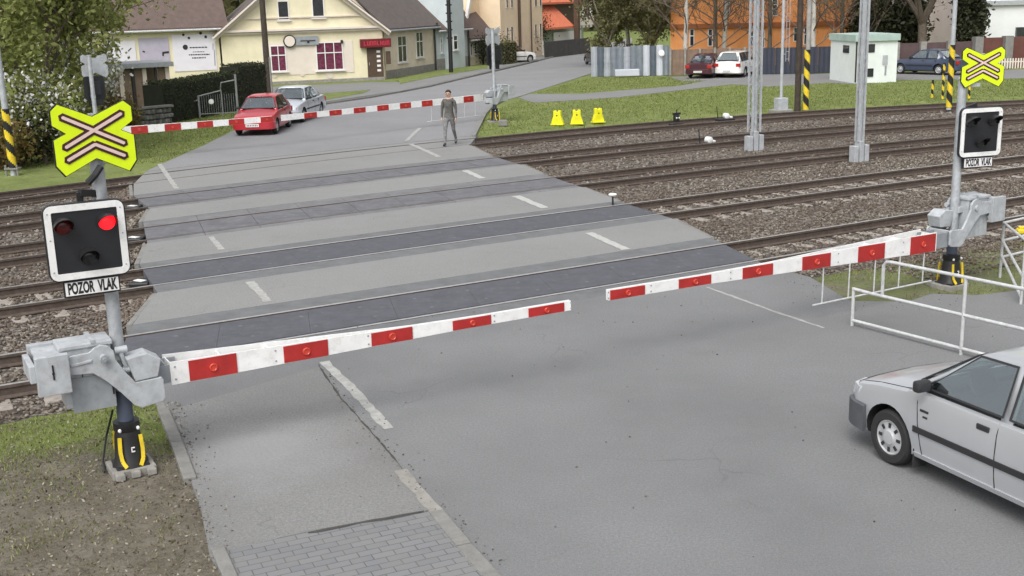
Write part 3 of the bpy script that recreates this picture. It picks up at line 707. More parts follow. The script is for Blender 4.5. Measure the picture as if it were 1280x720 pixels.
def barrier(name_label, base, ang, root_w, tip_w, far_dir, mast_top, nred, first_white, stripe, skirt=None, h0=.25, h1=.125, gap0=.29, simple=False, group='level crossing barriers'):
    root = empty('crossing_barrier', base, ang, name_label, 'barrier', group)
    inv = Matrix.Rotation(-ang, 4, 'Z'); loc = lambda p: inv @ (Vector(p) - Vector(base))
    MB().tube([(0, 0, .45), (0, 0, mast_top)], .068, 18).lathe((0, 0, mast_top), (0, 0, 1), [(0, .08), (.03, .08), (.035, .05)], 18).lathe((0, 0, 2.05), (0, 0, 1), [(0, .076), (.1, .076)], 18).build('mast', M_GALV, root, True)
    MB().tube([(0, 0, .5), (0, 0, .86)], .082, 18).build('mast_sleeve', M_MASTB, root, True)
    b = MB(); b.lathe((0, 0, .02), (0, 0, 1), [(0, .235), (.05, .225), (.10, .19), (.35, .165), (.42, .15), (.44, .165), (.52, .165), (.53, .10)], 10)
    for k in range(4): a = PI / 4 + k * PI / 2; b.bbox((.2 * math.cos(a), .2 * math.sin(a), .04), (.12, .12, .07), .02)
    foot = b.build('foot_cover', M_BLACK, root, True)
    for s1 in (-1, 1):      # yellow curved bars on both faces
        for sx in (-1, 1):
            b = MB(); V = [(sx * .085, -.215, .07), (sx * .125, -.185, .14), (sx * .135, -.165, .24), (sx * .125, -.15, .40)]
            for p, q in zip(V[:-1], V[1:]): b.bar((p[0], p[1] * s1, p[2]), (q[0], q[1] * s1, q[2]), .045, .018, 0, up=(0, 1, 0))
            b.build('yellow_stripe', M_YEL, foot)
        b = MB()
        for sx in (-1, 1): b.lathe((sx * .11, s1 * .135, .475), (0, s1, 0), [(0, .022), (.02, .018), (.028, .006)], 10)
        b.box((0, s1 * .187, .255), (.012, .012, .055)).box((.02, s1 * .187, .277), (.035, .012, .012)).box((.02, s1 * .187, .233), (.035, .012, .012))
        b.build('bolt_cap', M_WHITE, foot)
    b = MB(); b.bbox((0, 0, 0.0), (.62, .56, .10), .015); 
    for k in range(3): b.bbox((-.22 + .22 * k, -.33 if k != 1 else -.31, .01), (.13, .14, .07), .012)
    b.build('base_slab', M_CONC, root)
    # drive housing behind the lever; lever on -y
    b = MB(); b.bbox((-.38, .03, 1.10), (.56, .36, .62), .02); b.bbox((-.38, .03, 1.43), (.60, .40, .05), .012); b.box((-.30, .03, 1.465), (.05, .42, .03)); b.bbox((-.05, .0, 1.25), (.12, .2, .1), .01)
    hs_ = b.build('drive_housing', M_GALVL, root)
    b = MB(); b.box((-.35, -.158, .93), (.48, .014, .36)); b.box((-.13, -.172, .93), (.018, .02, .09), 0, 1); b.box((-.45, -.155, 1.2), (.01, .012, .2), 0, 1); b.build('service_door', [M_GREYD, M_BLACK], hs_)
    lev = [(-.62, 1.36), (-.36, 1.37), (-.30, 1.41), (-.23, 1.43), (-.15, 1.41), (-.09, 1.35), (-.08, 1.26), (.02, 1.10), (.12, .98), (.42, .99), (.44, .96), (.44, .76), (.41, .73), (.16, .70), (.08, .74), (-.06, .90), (-.20, 1.04), (-.34, 1.15), (-.62, 1.17)]
    b = MB()
    for yy in (-.215, .265): b.plate(lev, Matrix.Translation((0, yy, 0)) @ FR, .04)
    b.box((.36, .03, .87), (.05, .46, .2)); b.lathe((-.21, -.30, 1.29), (0, 1, 0), [(0, .035), (.01, .045), (.62, .045)], 16)
    b.bar((-.58, -.24, 1.265), (-.34, -.24, 1.285), .02, .03)
    lv = b.build('counterweight_lever', M_GALVL, root, bevel=.012)
    b = MB(); b.lathe((-.21, -.29, 1.29), (0, -1, 0), [(0, .05), (.02, .045)], 14).lathe((-.21, -.31, 1.29), (0, -1, 0), [(0, .026), (.02, .022)], 6); b.build('pivot_bolt', M_GREYD, lv)
    b = MB(); b.bbox((-.78, -.29, 1.22), (.36, .085, .40), .008); b.bbox((-.78, .30, 1.22), (.36, .085, .40), .008); b.bbox((-.99, -.02, 1.25), (.07, .56, .18), .01); b.box((-.78, 0, 1.37), (.30, .56, .035)); b.tube([(-.7, -.3, 1.33), (-.7, .34, 1.33)], .02, 8); b.tube([(-.86, -.3, 1.1), (-.86, .34, 1.1)], .02, 8)
    cw = b.build('counterweight', M_GALVL, root); MB().lathe((-.78, -.335, 1.24), (0, -1, 0), [(0, .016), (.012, .012)], 8).bar((-.78, -.338, 1.33), (-.78, -.338, 1.18), .018, .012).build('scale_slot', M_BLACK, cw)
    hexp = [(.04, 1.24), (.28, 1.27), (.44, 1.18), (.38, 1.0), (.12, .985)]
    b = MB().plate(hexp, Matrix.Translation((0, -.10, 0)) @ FR, .26); b.build('fork_cover', M_GALVL, root, bevel=.012)
    b = MB(); b.tube([(-.02, -.06, 1.33), (.0, -.12, 1.31), (.06, -.12, 1.10)], .028, 10).lathe((-.06, -.12, 1.32), (1, 0, 0), [(0, .04), (.14, .04)], 12).lathe((0.0, -.12, 1.1), (1, 0, 0), [(0, .035), (.12, .035)], 12)
    b.build('linkage', M_GALVL, root, True)
    A = loc(root_w); B = loc(tip_w); far_l = (inv @ Vector(far_dir)).normalized()
    xx = (B - A).normalized(); nf = Vector((0, 0, 1)).cross(xx).normalized(); nf = nf if nf.dot(far_l) > 0 else -nf
    b = MB()   # grey fork between lever and arm boards
    b.bar(Vector((.36, A.y, A.z)), A + xx * .12 + nf * .012, .012, h0 * .78); b.bar(Vector((.36, A.y + nf.y * gap0, A.z)), A + xx * .12 + nf * (gap0 * .95), .012, h0 * .78); b.bar(A - xx * .03, A - xx * .03 + nf * gap0, .012, h0 * .7)
    b.build('arm_fork', M_GREYD, root)
    barrier_arm(root, A, B, far_l, h0, h1, gap0, nred, first_white, stripe, skirt); squeeze(root)
    return root, loc

FARD = Vector((-.45, .89, 0))
# near left
bl = G(164, 584); rootL = G(213, 467, .95); tipL = G(713, 381.5, .93); angL = math.atan2(tipL.y - rootL.y, tipL.x - rootL.x)
BL, locL = barrier('barrier with one lit red lamp and its arm lowered from the grassy verge', bl, angL, rootL, tipL, FARD, ZAT(bl, 152), 5, .19, .522)
dL = depth((bl.x, bl.y, 2.3)) - .28; c_ = AT(108.5, 300, dL); signal_board(BL, locL(c_), 0., 93 / FPX * dL / .98, 94 / FPX * dL * 1.0, True)
bmL = locL(c_); MB().bar((0, 0, bmL.z + .42), (bmL.x, bmL.y + .1, bmL.z + .46), .07, .07).bar((bmL.x, bmL.y + .12, bmL.z + .46), (bmL.x, bmL.y + .12, bmL.z + .2), .06, .05).bar((0, -.02, bmL.z - .1), (bmL.x, bmL.y + .14, bmL.z - .1), .04, .05).tube([(-.12, -.1, bmL.z + .55), (-.05, -.12, bmL.z + .62), (.02, -.1, bmL.z + .70)], .035, 8).build('board_bracket', M_BLACK, BL)
dC = depth((bl.x, bl.y, 3.4)) - .14; c_ = AT(117.5, 171, dC); crossbuck(BL, locL(c_), 0., 48 / FPX * dC)
b = MB(); b.tube([G(141, 512, .5) - Vector(bl) * 0, G(133, 545, .2), G(129, 575, .02), G(131, 590, .0)], .012, 8); 
o = b.build('foot_cable', M_BLACK, None, True); o.parent = BL; o.matrix_parent_inverse = Matrix.Identity(4); o.location = -(Matrix.Rotation(-angL, 4, 'Z') @ bl); o.rotation_euler = (0, 0, -angL)
# near right
brr = G(1187, 357); rootR = G(1170, 302, .84); tipR = G(760, 369, .93); angR = math.atan2(tipR.y - rootR.y, tipR.x - rootR.x)
BR, locR = barrier('barrier with dark lamps and a rod skirt under its arm, beside the tube railings', brr, angR, rootR, tipR, FARD, ZAT(brr, 99), 6, .03, .563, (.03, .40, .22, 5), h0=.30, h1=.14, gap0=.28)
dR = depth((brr.x, brr.y, 2.3)) - .1; c_ = AT(1225, 165, dR); signal_board(BR, locR(c_), PI - R(15), 62 / FPX * dR * .95, 60 / FPX * dR, dark=True)
q = locR(c_); MB().bar((0, 0, q.z + .34), (q.x, q.y - .1, q.z + .42), .06, .06).bar((0, 0, q.z - .1), (q.x * .9, q.y - .1, q.z - .1), .05, .05).build('board_bracket', M_BLACK, BR)
dR2 = depth((brr.x, brr.y, 3.4)) - .1; c_ = AT(1228.5, 83, dR2); crossbuck(BR, locR(c_), -angR + R(2), 26.5 / FPX * dR2)
q = locR(c_); MB().bar((0, 0, q.z - .28), (q.x, q.y - .03, q.z - .28), .05, .05).bar((0, 0, q.z - .15), (q.x, q.y - .03, q.z - .15), .04, .04).build('sign_bracket', M_GALV, BR)
# far pair, seen from behind
bfr = G(619, 152); rfr = G(604, 122, .92); tfr = G(352, 147.5, .95); a_ = math.atan2(tfr.y - rfr.y, tfr.x - rfr.x)
BFR, l_ = barrier('far barrier seen from behind, standing by the lawn corner behind the walking person', bfr, a_, rfr, tfr, FARD, ZAT(bfr, 36), 8, .55, .55, (.04, .30, .22, 5), h0=.26, h1=.2, gap0=.12)
dd = depth((bfr.x, bfr.y, 2.)) + .12; c_ = AT(617, 69, dd); signal_board(BFR, l_(c_), 0, .72, .72, back=True); c_ = AT(616, 45, dd); crossbuck(BFR, l_(c_), 0, .38, False)
bfl = G(126, 203); rfl = G(150, 164, .95); tfl = G(340, 148.5, .95); a_ = math.atan2(tfl.y - rfl.y, tfl.x - rfl.x)
BFL, l_ = barrier('far barrier seen from behind, rising beside the blossoming bush and the grass verge', bfl, a_, rfl, tfl, FARD, ZAT(bfl, 70), 7, .35, .55, None, h0=.26, h1=.2, gap0=.12)
dd = depth((bfl.x, bfl.y, 2.)) + .12; c_ = AT(118, 110, dd); signal_board(BFL, l_(c_), PI, .62, .72, back=True); c_ = AT(118, 82, dd); crossbuck(BFL, l_(c_), 0, .40, False)

# ------------------------------------------------------------------ railings near right
def railing(name, base, label, tubes, r=.024):
    root = empty(name, base, 0, label, 'railing', 'white tube railings by the right barrier')
    for nm, pts in tubes: MB().tube([Vector(p) - Vector(base) for p in pts], r if nm != 'rail' else r, 10).build(nm, M_WHITEM, root, True)
    return root
p0 = G(1065, 407); p1 = G(1201, 443); dv = (p1 - p0); u_ = dv.normalized(); L1 = dv.length
def RP(s_, z): return Vector((p0.x + u_.x * s_, p0.y + u_.y * s_, z))
sA = (G(1091, 331, 1.03) - p0).dot(u_); sA = max(.15, min(.5, sA))
railing('tube_railing', p0, 'white tube railing with a stepped end between the pavement and the silver car',
        [('post', [RP(0, -.05), RP(0, .56), ]), ('rail', [RP(0, .545), RP(.3, .535), RP(5.2, .53)]), ('rail', [RP(sA, .54), RP(sA, .97), RP(sA + .05, 1.03), RP(sA + .12, 1.04), RP(5.2, 1.04)]),
         ('rail', [RP(0, .08), RP(5.2, .08)]), ('post', [RP(L1, -.05), RP(L1, 1.03)]), ('post', [RP(L1 + 1.9, -.05), RP(L1 + 1.9, 1.03)]), ('post', [RP(L1 + 3.7, -.05), RP(L1 + 3.7, 1.03)])])
q0 = G(1250, 345); q1 = G(1276, 380); qd = (G(1310, 330) - q0).normalized()
Z = lambda p, z: Vector((p.x, p.y, z))
qq = q0 + qd * 2.6
railing('zigzag_railing', q0, 'white tube maze railing with a bent corner behind the stepped railing',
        [('post', [Z(q0, -.05), Z(q0, .92)]), ('post', [Z(q1, -.05), Z(q1, 1.0)]), ('post', [Z(qq, -.05), Z(qq, .95)]), ('rail', [Z(q0, .90), Z(q1, .98)]), ('rail', [Z(q0, .60), Z(q1, .42)]), ('rail', [Z(q0, .35), Z(q1, .10)]),
         ('rail', [Z(q0, .90), Z(qq, .93)]), ('rail', [Z(q0, .60), Z(qq, .62)]), ('rail', [Z(q0, .32), Z(qq, .33)])], .022)
ym = G(1278, 292); b = MB(); b.bbox((0, 0, .05), (.24, .16, .10), .03); b.bbox((0, 0, .12), (.16, .10, .05), .015)
o = b.build('cable_cover', M_YEL); o.location = ym; tag(o, 'small yellow cable cover on the ground behind the maze railing', 'cable cover')

# ------------------------------------------------------------------ small trackside things
for k, (px, py) in enumerate(((697, 156), (721, 155), (747.5, 153))):
    p = G(px, py); root = empty('wheel_stop', p, R(20 * (k - 1)), ['yellow bell-shaped wheel stop nearest the far barrier', 'yellow bell-shaped wheel stop in the middle of the three', 'yellow bell-shaped wheel stop farthest along the lawn'][k], 'wheel stop', 'yellow wheel stops on the lawn')
    prof = [(-.24, 0), (-.23, .12), (-.15, .34), (-.15, .54), (-.05, .56), (-.04, .50), (.04, .50), (.05, .56), (.15, .54), (.15, .34), (.23, .12), (.24, 0)]
    MB().plate(prof, FR, .16).build('body', M_YELB, root, bevel=.02); MB().box((0, 0, .02), (.5, .3, .04)).build('foot_plate', M_YELB, root); MB().lathe((0, -.085, .36), (0, -1, 0), [(0, .03), (.01, .025)], 10).build('bolt', M_BLACK, root)
p = G(766, 256, 0); o = MB().tube([(0, 0, -.2), (0, 0, .22)], .022, 10).lathe((0, 0, .22), (0, 0, 1), [(0, .09), (.03, .1), (.05, .07)], 16, 1).build('marker_post', [M_BLACK, M_WHITE], None, True); o.location = p; tag(o, 'low black marker post with a round white cap beside the second track', 'marker')
def point_lamp(p, label):
    root = empty('point_lever', p, .4, label, 'point lever'); MB().bbox((0, 0, .02), (.5, .3, .14), .02).bbox((.02, 0, .28), (.2, .2, .26), .03).tube([(0, 0, .3), (.03, 0, .62)], .02, 8).bbox((.02, 0, .45), (.34, .06, .08), .01).build('body', M_BLACK, root)
    for s1 in (-1, 1): MB().lathe((.02 + .055 * s1, -.105, .30), (0, -1, 0), [(0, .035), (.015, .03)], 12).build('white_disc', M_WHITE, root)
point_lamp(G(845, 157, -.1), 'black point lever with two white discs by the edge of the lawn')
def point_motor(p, label, rz=.5):
    root = empty('point_weight', p, rz, label, 'point weight'); MB().bbox((0, 0, .02), (.7, .4, .10), .03).tube([(-.3, 0, .05), (-.36, 0, .55)], .018, 8).build('housing', M_BLACK, root)
    MB().lathe((.05, -.12, .16), (0, 1, 0), [(0, .07), (.02, .11), (.2, .11), (.22, .07)], 20).bbox((.24, 0, .10), (.14, .16, .08), .03).build('white_weight', M_WHITE, root, True)
point_motor(G(884, 181, -.12), 'white and black point weight lying between the fourth and the farthest track')
point_motor(G(906, 150, -.05), 'white round point weight on the lawn edge beyond the farthest track', .3)
o = MB().bbox((0, 0, .1), (.34, .3, .24), .04).build('stone_block', M_CONCL); o.location = G(629, 157); tag(o, 'pale stone block standing next to the far barrier foot', 'block')

# ------------------------------------------------------------------ masts and poles
def lattice(b, w_, d_, z0, z1, step, mi=0, leg=.035, rb=.012):
    for sx in (-1, 1):
        for sy in (-1, 1): b.box((sx * w_ / 2, sy * d_ / 2, (z0 + z1) / 2), (leg, leg, z1 - z0), 0, mi)
    z = z0; k = 0
    while z + step <= z1:
        for sy in (-1, 1): b.bar((-w_ / 2 if k % 2 else w_ / 2, sy * d_ / 2, z), (w_ / 2 if k % 2 else -w_ / 2, sy * d_ / 2, z + step), rb, rb, mi)
        for sx in (-1, 1): b.bar((sx * w_ / 2, -d_ / 2 if k % 2 else d_ / 2, z), (sx * w_ / 2, d_ / 2 if k % 2 else -d_ / 2, z + step), rb, rb, mi)
        z += step; k += 1
def gantry_mast(p, w_, label, h=9.5, lw=.26):
    root = empty('lattice_mast', p, tdir(3, p.x), label, 'mast', 'grey lattice masts in the track field')
    b = MB(); lattice(b, lw, lw * .75, .55, h, .38, leg=.055); 
    for z in np.arange(1.0, h, .75): b.box((lw * .62, 0, z), (.10, .03, .025)).box((-lw * .62, 0, z + .3), (.10, .03, .025))
    b.build('shaft', M_GALVL, root)
    b = MB(); b.tube([(0, -.02, .2), (0, -.02, 9.)], lw * .30, 12); b.build('cable_duct', M_GALV, root, True)
    b = MB()
    for dx, hh in ((-w_ * .34, .48), (0, .62), (w_ * .34, .50)): b.bbox((dx, -.02, hh / 2 - .05), (w_ * .27, .26, hh), .015)
    b.build('cabinet', M_GALVL, root); MB().bbox((0, 0, -.13), (w_ * 1.4, .7, .16), .03).build('base_slab', M_CONC, root)
    return root
gantry_mast(G(942, 186, -.15), .62, 'wide grey lattice mast with foot cabinets between the third and fourth track', lw=.30)
gantry_mast(G(1073, 200, -.15), .56, 'narrower grey lattice mast between the second and third track, in front of the white hut', lw=.17)
p = G(976, 139); root = empty('signal_mast', p, .3, 'slim grey mast with a ladder and a pale foot block on the lawn', 'mast')
MB().tube([(0, 0, .3), (0, 0, 9)], .065, 12).build('shaft', M_GALVL, root, True); b = MB(); b.bar((.16, 0, 2.), (.16, 0, 9), .02, .02); b.bar((.30, 0, 2.), (.30, 0, 9), .02, .02)
for z in np.arange(2.1, 9, .3): b.bar((.16, 0, z), (.30, 0, z), .018, .018)
for z in (2.3, 5., 7.5): b.bar((.05, 0, z), (.17, 0, z), .03, .03)
b.build('ladder', M_GALV, root); MB().bbox((0, 0, .30), (.46, .4, .5), .03).build('cabinet', M_GALVL, root); MB().bbox((0, 0, .0), (.8, .6, .16), .03).build('base_slab', M_CONC, root)
def striped(b, p, r, z0, z1, w_, n=10, turns=None):
    """diagonal yellow and black bands on a tube"""
    rows = int((z1 - z0) / .05); vs = []; 
    for i in range(rows + 1):
        for j in range(n): a = 2 * PI * j / n; vs.append((p[0] + r * math.cos(a), p[1] + r * math.sin(a), z0 + (z1 - z0) * i / rows))
    o_ = len(b.v); b.v += vs
    for i in range(rows):
        for j in range(n):
            zc = z0 + (z1 - z0) * (i + .5) / rows + r * 2 * abs(((j + .5) / n) * 2 - 1) * 1.6
            b.f.append((o_ + i * n + j, o_ + i * n + (j + 1) % n, o_ + (i + 1) * n + (j + 1) % n, o_ + (i + 1) * n + j)); b.mi.append(int(zc / w_) % 2)
def striped_pole(name, p, r, h, sr, sz0, sz1, label, material, w_=.32, n=16, group=None):
    root = empty(name, p, 0, label, 'pole', group)
    if h > 0: MB().tube([(0, 0, -.1), (0, 0, h)], [r, r * .8], 14).build('shaft', material, root, True)
    b = MB(); striped(b, (0, 0), sr, sz0, sz1, w_, n); b.build('striped_guard', [M_YEL, M_BLACK], root); return root
p = G(17, 218); r_ = striped_pole('striped_pole', p, .095, 9, .115, .18, ZAT(p, 136), 'pale grey pole with a yellow and black foot at the left edge of the lawn', M_GALVL, .3)
b = MB().bbox((0, 0, .18), (.42, .3, .05), .01); 
for sx in (-1, 1): b.tube([(sx * .17, -.1, -.05), (sx * .17, -.1, .30)], .03, 8)
b.build('foot_clamp', M_CONCL, r_)
p = G(1007, 137); r_ = striped_pole('striped_pole', p, .0, 0, .12, .0, ZAT(p, 62), 'twin wooden and pale pole with a striped sleeve reaching the lawn edge', M_POLEC, .36)
MB().tube([(.02, 0, -.1), (.02, 0, 9)], [.10, .09], 12).build('shaft', M_POLEC, r_, True); MB().tube([(-.22, .5, -.1), (-.22, .5, 9)], [.13, .11], 12).build('rear_shaft', M_POLEW, r_, True)
p = G(1186, 134); striped_pole('striped_pole', p, .10, 9, .115, .0, ZAT(p, 56), 'tall pole with a striped sleeve rising behind the mast of the right barrier', M_GALVL, .36)
for px, py, top, lb in ((1165, 122, 100, 'short striped post on the lawn in front of the blue car'), (1178, 124, 79, 'taller leaning striped post next to the tall striped pole'), (1211, 123, 103, 'short striped post just right of the tall striped pole')):
    p = G(px, py); striped_pole('striped_post', p, 0, 0, .055, 0, ZAT(p, top), lb, M_GALVL, .22, 10, 'short striped posts at the far side of the lawn')
p = G(337, 124); root = empty('utility_pole', p, 0, 'dark brown wooden pole standing behind the red car', 'pole'); MB().tube([(0, 0, 0), (0, 0, 9)], [.17, .13], 12).build('shaft', M_POLEW, root, True); MB().tube([(.16, -.05, 0), (.16, -.05, 2.2)], [.07, .06], 10).build('strut', M_CONC, root, True)
p = G(564, 92); root = empty('utility_pole', p, 0, 'black pole with insulator pegs in front of the pale blue house', 'pole'); b = MB().tube([(0, 0, 0), (0, 0, 10)], [.15, .12], 12)
for z in np.arange(2.4, 8, .55): b.box((.0, 0, z), (.42, .1, .1))
b.build('shaft', M_BLACK, root, True)

# ------------------------------------------------------------------ cars
M_TYRE = mat('tyre', (.02, .02, .021), .8, 0, .15, 10); M_HUB = mat('hubcap', (.50, .51, .52), .35, .4, .06, 10)
def glassmat():
    M, n, L, b, v = newmat('car_glass'); tr = n.new('ShaderNodeBsdfTransparent'); tr.inputs[0].default_value = (.74, .80, .79, 1)
    gl = n.new('ShaderNodeBsdfGlossy'); gl.inputs['Roughness'].default_value = .02; gl.inputs[0].default_value = (.9, .95, 1, 1)
    fr = n.new('ShaderNodeLayerWeight'); fr.inputs[0].default_value = .35; fr_ = n.new('ShaderNodeMapRange'); L.new(fr.outputs['Facing'], fr_.inputs[0]); fr_.inputs[3].default_value = .10; fr_.inputs[4].default_value = .55; mx = n.new('ShaderNodeMixShader'); L.new(fr_.outputs[0], mx.inputs[0]); L.new(tr.outputs[0], mx.inputs[1]); L.new(gl.outputs[0], mx.inputs[2]); L.new(mx.outputs[0], n['Material Output'].inputs[0]); return M
M_GLASS = glassmat()
M_TRIM = mat('car_trim', (.022, .022, .024), .55, 0, .15, 10); M_BUMP = mat('grey_bumper', (.075, .08, .09), .6, 0, .1, 8)
M_LAMP = mat('headlamp', (.55, .57, .60), .12, .3, .1, 20); M_TAIL = mat('tail_lamp', (.35, .02, .015), .2, 0, .1, 20); M_PLATE = mat('number_plate', (.75, .75, .73), .4, 0, .04, 5)
M_AMBER = mat('amber_lamp', (.6, .25, .03), .2, 0, .1, 20); M_SEATC = mat('car_seat', (.24, .24, .28), .9, 0, .2, 6)
def paint(name, rgb, metal=.0): return mat(name, rgb, .32, metal, .03, 2, coat=.7)
def car(label, loc, rz, body, L=3.86, W=1.635, H=1.42, wb=2.45, fo=.70, kind='hatch', bumper=None, detail=False, wheel_r=.285, group='cars waiting or parked around the crossing', name='parked_car', hub=M_HUB):
    root = empty(name, loc, rz, label, 'car', group); bump = bumper or body
    xf = wb / 2 + fo; xr = xf - L; k = W / 1.635; kz = H / 1.42; hw0 = W / 2
    cowl = wb / 2 - (.28 if detail else .42) * L / 3.86; 
    if kind == 'hatch': rf, rr, rb = xr + 3.86 - 1.935 + .02 - .1, xr + .80, xr + .18
    if kind == 'sedan': rr, rb = xr + 1.30, xr + .72
    if kind == 'estate': rr, rb = xr + .42, xr + .12
    if kind == 'hatch': rr, rb = xr + .72, xr + .20
    rfx = cowl - .66
    ST = [(xf, .60, .36, .60, .62), (xf - .045, .70, .27, .66, .68), (xf - .17, .77, .22, .70, .735), (xf - .47, .80, .19, .77, .81), (xf - .9, .812, .18, .83, .88), (cowl, .8175, .18, .865, .925),
          (0, .8175, .18, .87, .90), (xr + 1.0, .8175, .18, .885, .91), (xr + .35, .80, .20, .89, .92), (xr + .09, .76, .26, .87, .90), (xr, .66, .36, .80, .84)]
    ST = [(x, hw * k, zb, zs * kz, zc * kz) for x, hw, zb, zs, zc in ST]; ST.sort(key=lambda q: -q[0])
    def st_at(x):
        for a, b in zip(ST[:-1], ST[1:]):
            if b[0] <= x <= a[0]:
                t = (a[0] - x) / max(1e-6, a[0] - b[0]); return [a[i] + (b[i] - a[i]) * t for i in range(5)]
        return list(ST[0] if x > 0 else ST[-1])
    def sec(q):
        x, hw, zb, zs, zc = q; h_ = zs - zb
        return [(0, zb - .0), (hw * .85, zb), (hw * .965, zb + .05), (hw * .992, zb + h_ * .30), (hw, zb + h_ * .56), (hw - .018, zb + h_ * .82), (hw - .045, zs - .018), (hw - .085, zs + .004), (hw * .55, (zs + zc) / 2 + .012), (0, zc + .012)]
    def side_y(x, z):
        s_ = sec(st_at(x)); pts = s_[1:8]
        for (y0, z0), (y1, z1) in zip(pts[:-1], pts[1:]):
            if z0 <= z <= z1: return y0 + (y1 - y0) * (z - z0) / max(1e-6, z1 - z0)
        return pts[-1][0]
    def top_z(x, y):
        s_ = sec(st_at(x))[6:]; y = abs(y)
        for (y0, z0), (y1, z1) in zip(s_[:-1], s_[1:]):
            if y1 <= y <= y0: return z0 + (z1 - z0) * (y0 - y) / max(1e-6, y0 - y1)
        return s_[0][1]
    zbelt = .865 * kz; sl_ = .40 * k
    def cab_y(z): return .752 * k - (z - zbelt) * sl_
    # lower body, finely stationed
    xs_ = sorted(set([q[0] for q in ST] + list(np.linspace(xr + .1, xf - .2, 26))), reverse=True)
    b = MB(); n_s = None
    for x in xs_:
        s_ = sec(st_at(x)); full = [(y, z) for y, z in s_] + [(-y, z) for y, z in reversed(s_[1:-1])]; n_s = len(full); b.v += [(x, y, z) for y, z in full]
    for i in range(len(xs_) - 1):
        for j in range(n_s): b.f.append((i * n_s + j, i * n_s + (j + 1) % n_s, (i + 1) * n_s + (j + 1) % n_s, (i + 1) * n_s + j)); b.mi.append(0)
    b.f.append(tuple(range(n_s))); b.mi.append(0); b.f.append(tuple((len(xs_) - 1) * n_s + j for j in reversed(range(n_s)))); b.mi.append(0)
    bo = b.build('body', [body, M_TRIM], root, True)
    cut = MB()
    for ax in (wb / 2, -wb / 2):
        for s1 in (-1, 1): cut.lathe((ax, s1 * (hw0 - .26), wheel_r + .01), (0, s1, 0), [(0, wheel_r + .055), (.4, wheel_r + .055)], 30)
    co = cut.build('cutter', M_TRIM); co.parent = root
    md = bo.modifiers.new('bool', 'BOOLEAN'); md.operation = 'DIFFERENCE'; md.object = co; md.solver = 'EXACT'
    bpy.context.view_layer.update(); me = bpy.data.meshes.new_from_object(bo.evaluated_get(bpy.context.evaluated_depsgraph_get()))
    bo.modifiers.clear(); bo.data = me; bpy.data.objects.remove(co)
    if len(me.materials) < 2: me.materials.append(M_TRIM)
    for p in me.polygons:
        c_ = p.center
        for ax in (wb / 2, -wb / 2):
            if abs(c_.x - ax) < .5 and abs(abs(c_.y) - (hw0 - .13)) < .2 and math.hypot(c_.x - ax, c_.z - wheel_r - .01) < wheel_r + .053 and abs(c_.y) < hw0 - .015: p.material_index = 1
    # cabin
    Hh = H - .012
    CT = [(cowl + .03, .905 * kz), (cowl - .30, .905 * kz + (Hh - .06 - .905 * kz) * .48), (rfx + .06, Hh - .075), (rfx - .08, Hh - .03), (rfx - .45, Hh - .005), ((rfx + rr) / 2, Hh), (rr + .15, Hh - .02), (rr, Hh - .055), ((rr + rb) / 2, Hh - .055 - (Hh - .055 - .93 * kz) * .5), (rb, .925 * kz)]
    bp = -.14 if detail else (rfx + rr) / 2 + (.10 if kind != 'estate' else .32)
    openx = [(bp + .02, cowl - .10), (rr + (.0 if kind != 'estate' else .56), bp - .11)] + ([(rr + .04, rr + .44)] if kind == 'estate' else [])
    def czt(x):
        for (xa_, za_), (xb2, zb2_) in zip(CT[:-1], CT[1:]):
            if xb2 <= x <= xa_: return za_ + (zb2_ - za_) * (xa_ - x) / (xa_ - xb2)
        return CT[-1][1]
    extra_x = [e for iv in openx for e in iv] + [rfx + .02]
    CT = sorted(CT + [(x, czt(x)) for x in extra_x], key=lambda q: -q[0])
    b = MB()
    for x, zt in CT:
        z1 = max(zbelt - .01, zt - .055); s_ = [(cab_y(zbelt) , zbelt - .03), (cab_y(z1), z1), (cab_y(zt) - .03, zt - .012), (cab_y(zt) - .13, zt + .004), (0, zt + .014)]
        full = s_ + [(-y, z) for y, z in reversed(s_[:-1])]; n_s = len(full); b.v += [(x, y, z) for y, z in full]
    for i in range(len(CT) - 1):
        xm_ = (CT[i][0] + CT[i + 1][0]) / 2
        for j in range(n_s - 1):
            side = j in (0, n_s - 2); mid = j in (3, 4)
            if side and any(lo < xm_ < hi for lo, hi in openx): continue
            if mid and (xm_ > rfx + .02 or xm_ < rr - .01): continue
            b.f.append((i * n_s + j, i * n_s + j + 1, (i + 1) * n_s + j + 1, (i + 1) * n_s + j)); b.mi.append(0)
    ro = b.build('roof', [body, M_SEATC], root, True); sf = ro.modifiers.new('t', 'SOLIDIFY'); sf.thickness = .025; sf.offset = -1; sf.material_offset = 1
    for p in bo.data.polygons:
        if p.center.z > .86 * kz and rb + .06 < p.center.x < cowl - .02 and abs(p.center.y) < cab_y(zbelt) and p.normal.z > .5: p.material_index = 1
    # seats, dashboard and wheel seen through the glass
    b = MB()
    for sx_, rows_ in ((rfx - .50, 2), (rfx - 1.30, 2)):
        for s1 in (-1, 1): b.bbox((sx_, s1 * .34, .98 * kz), (.14, .46, .30), .05); b.bbox((sx_ - .02, s1 * .34, 1.19 * kz), (.09, .24, .14), .035)
    b.build('seat', M_SEATC, root)
    b = MB(); b.bbox((cowl - .22, 0, .915 * kz), (.30, 1.3, .09), .03); b.lathe((cowl - .46, .34, .965 * kz), (-.8, 0, .5), [(0, .17), (.02, .175), (.03, .16)], 18); b.build('dashboard', M_TRIM, root)
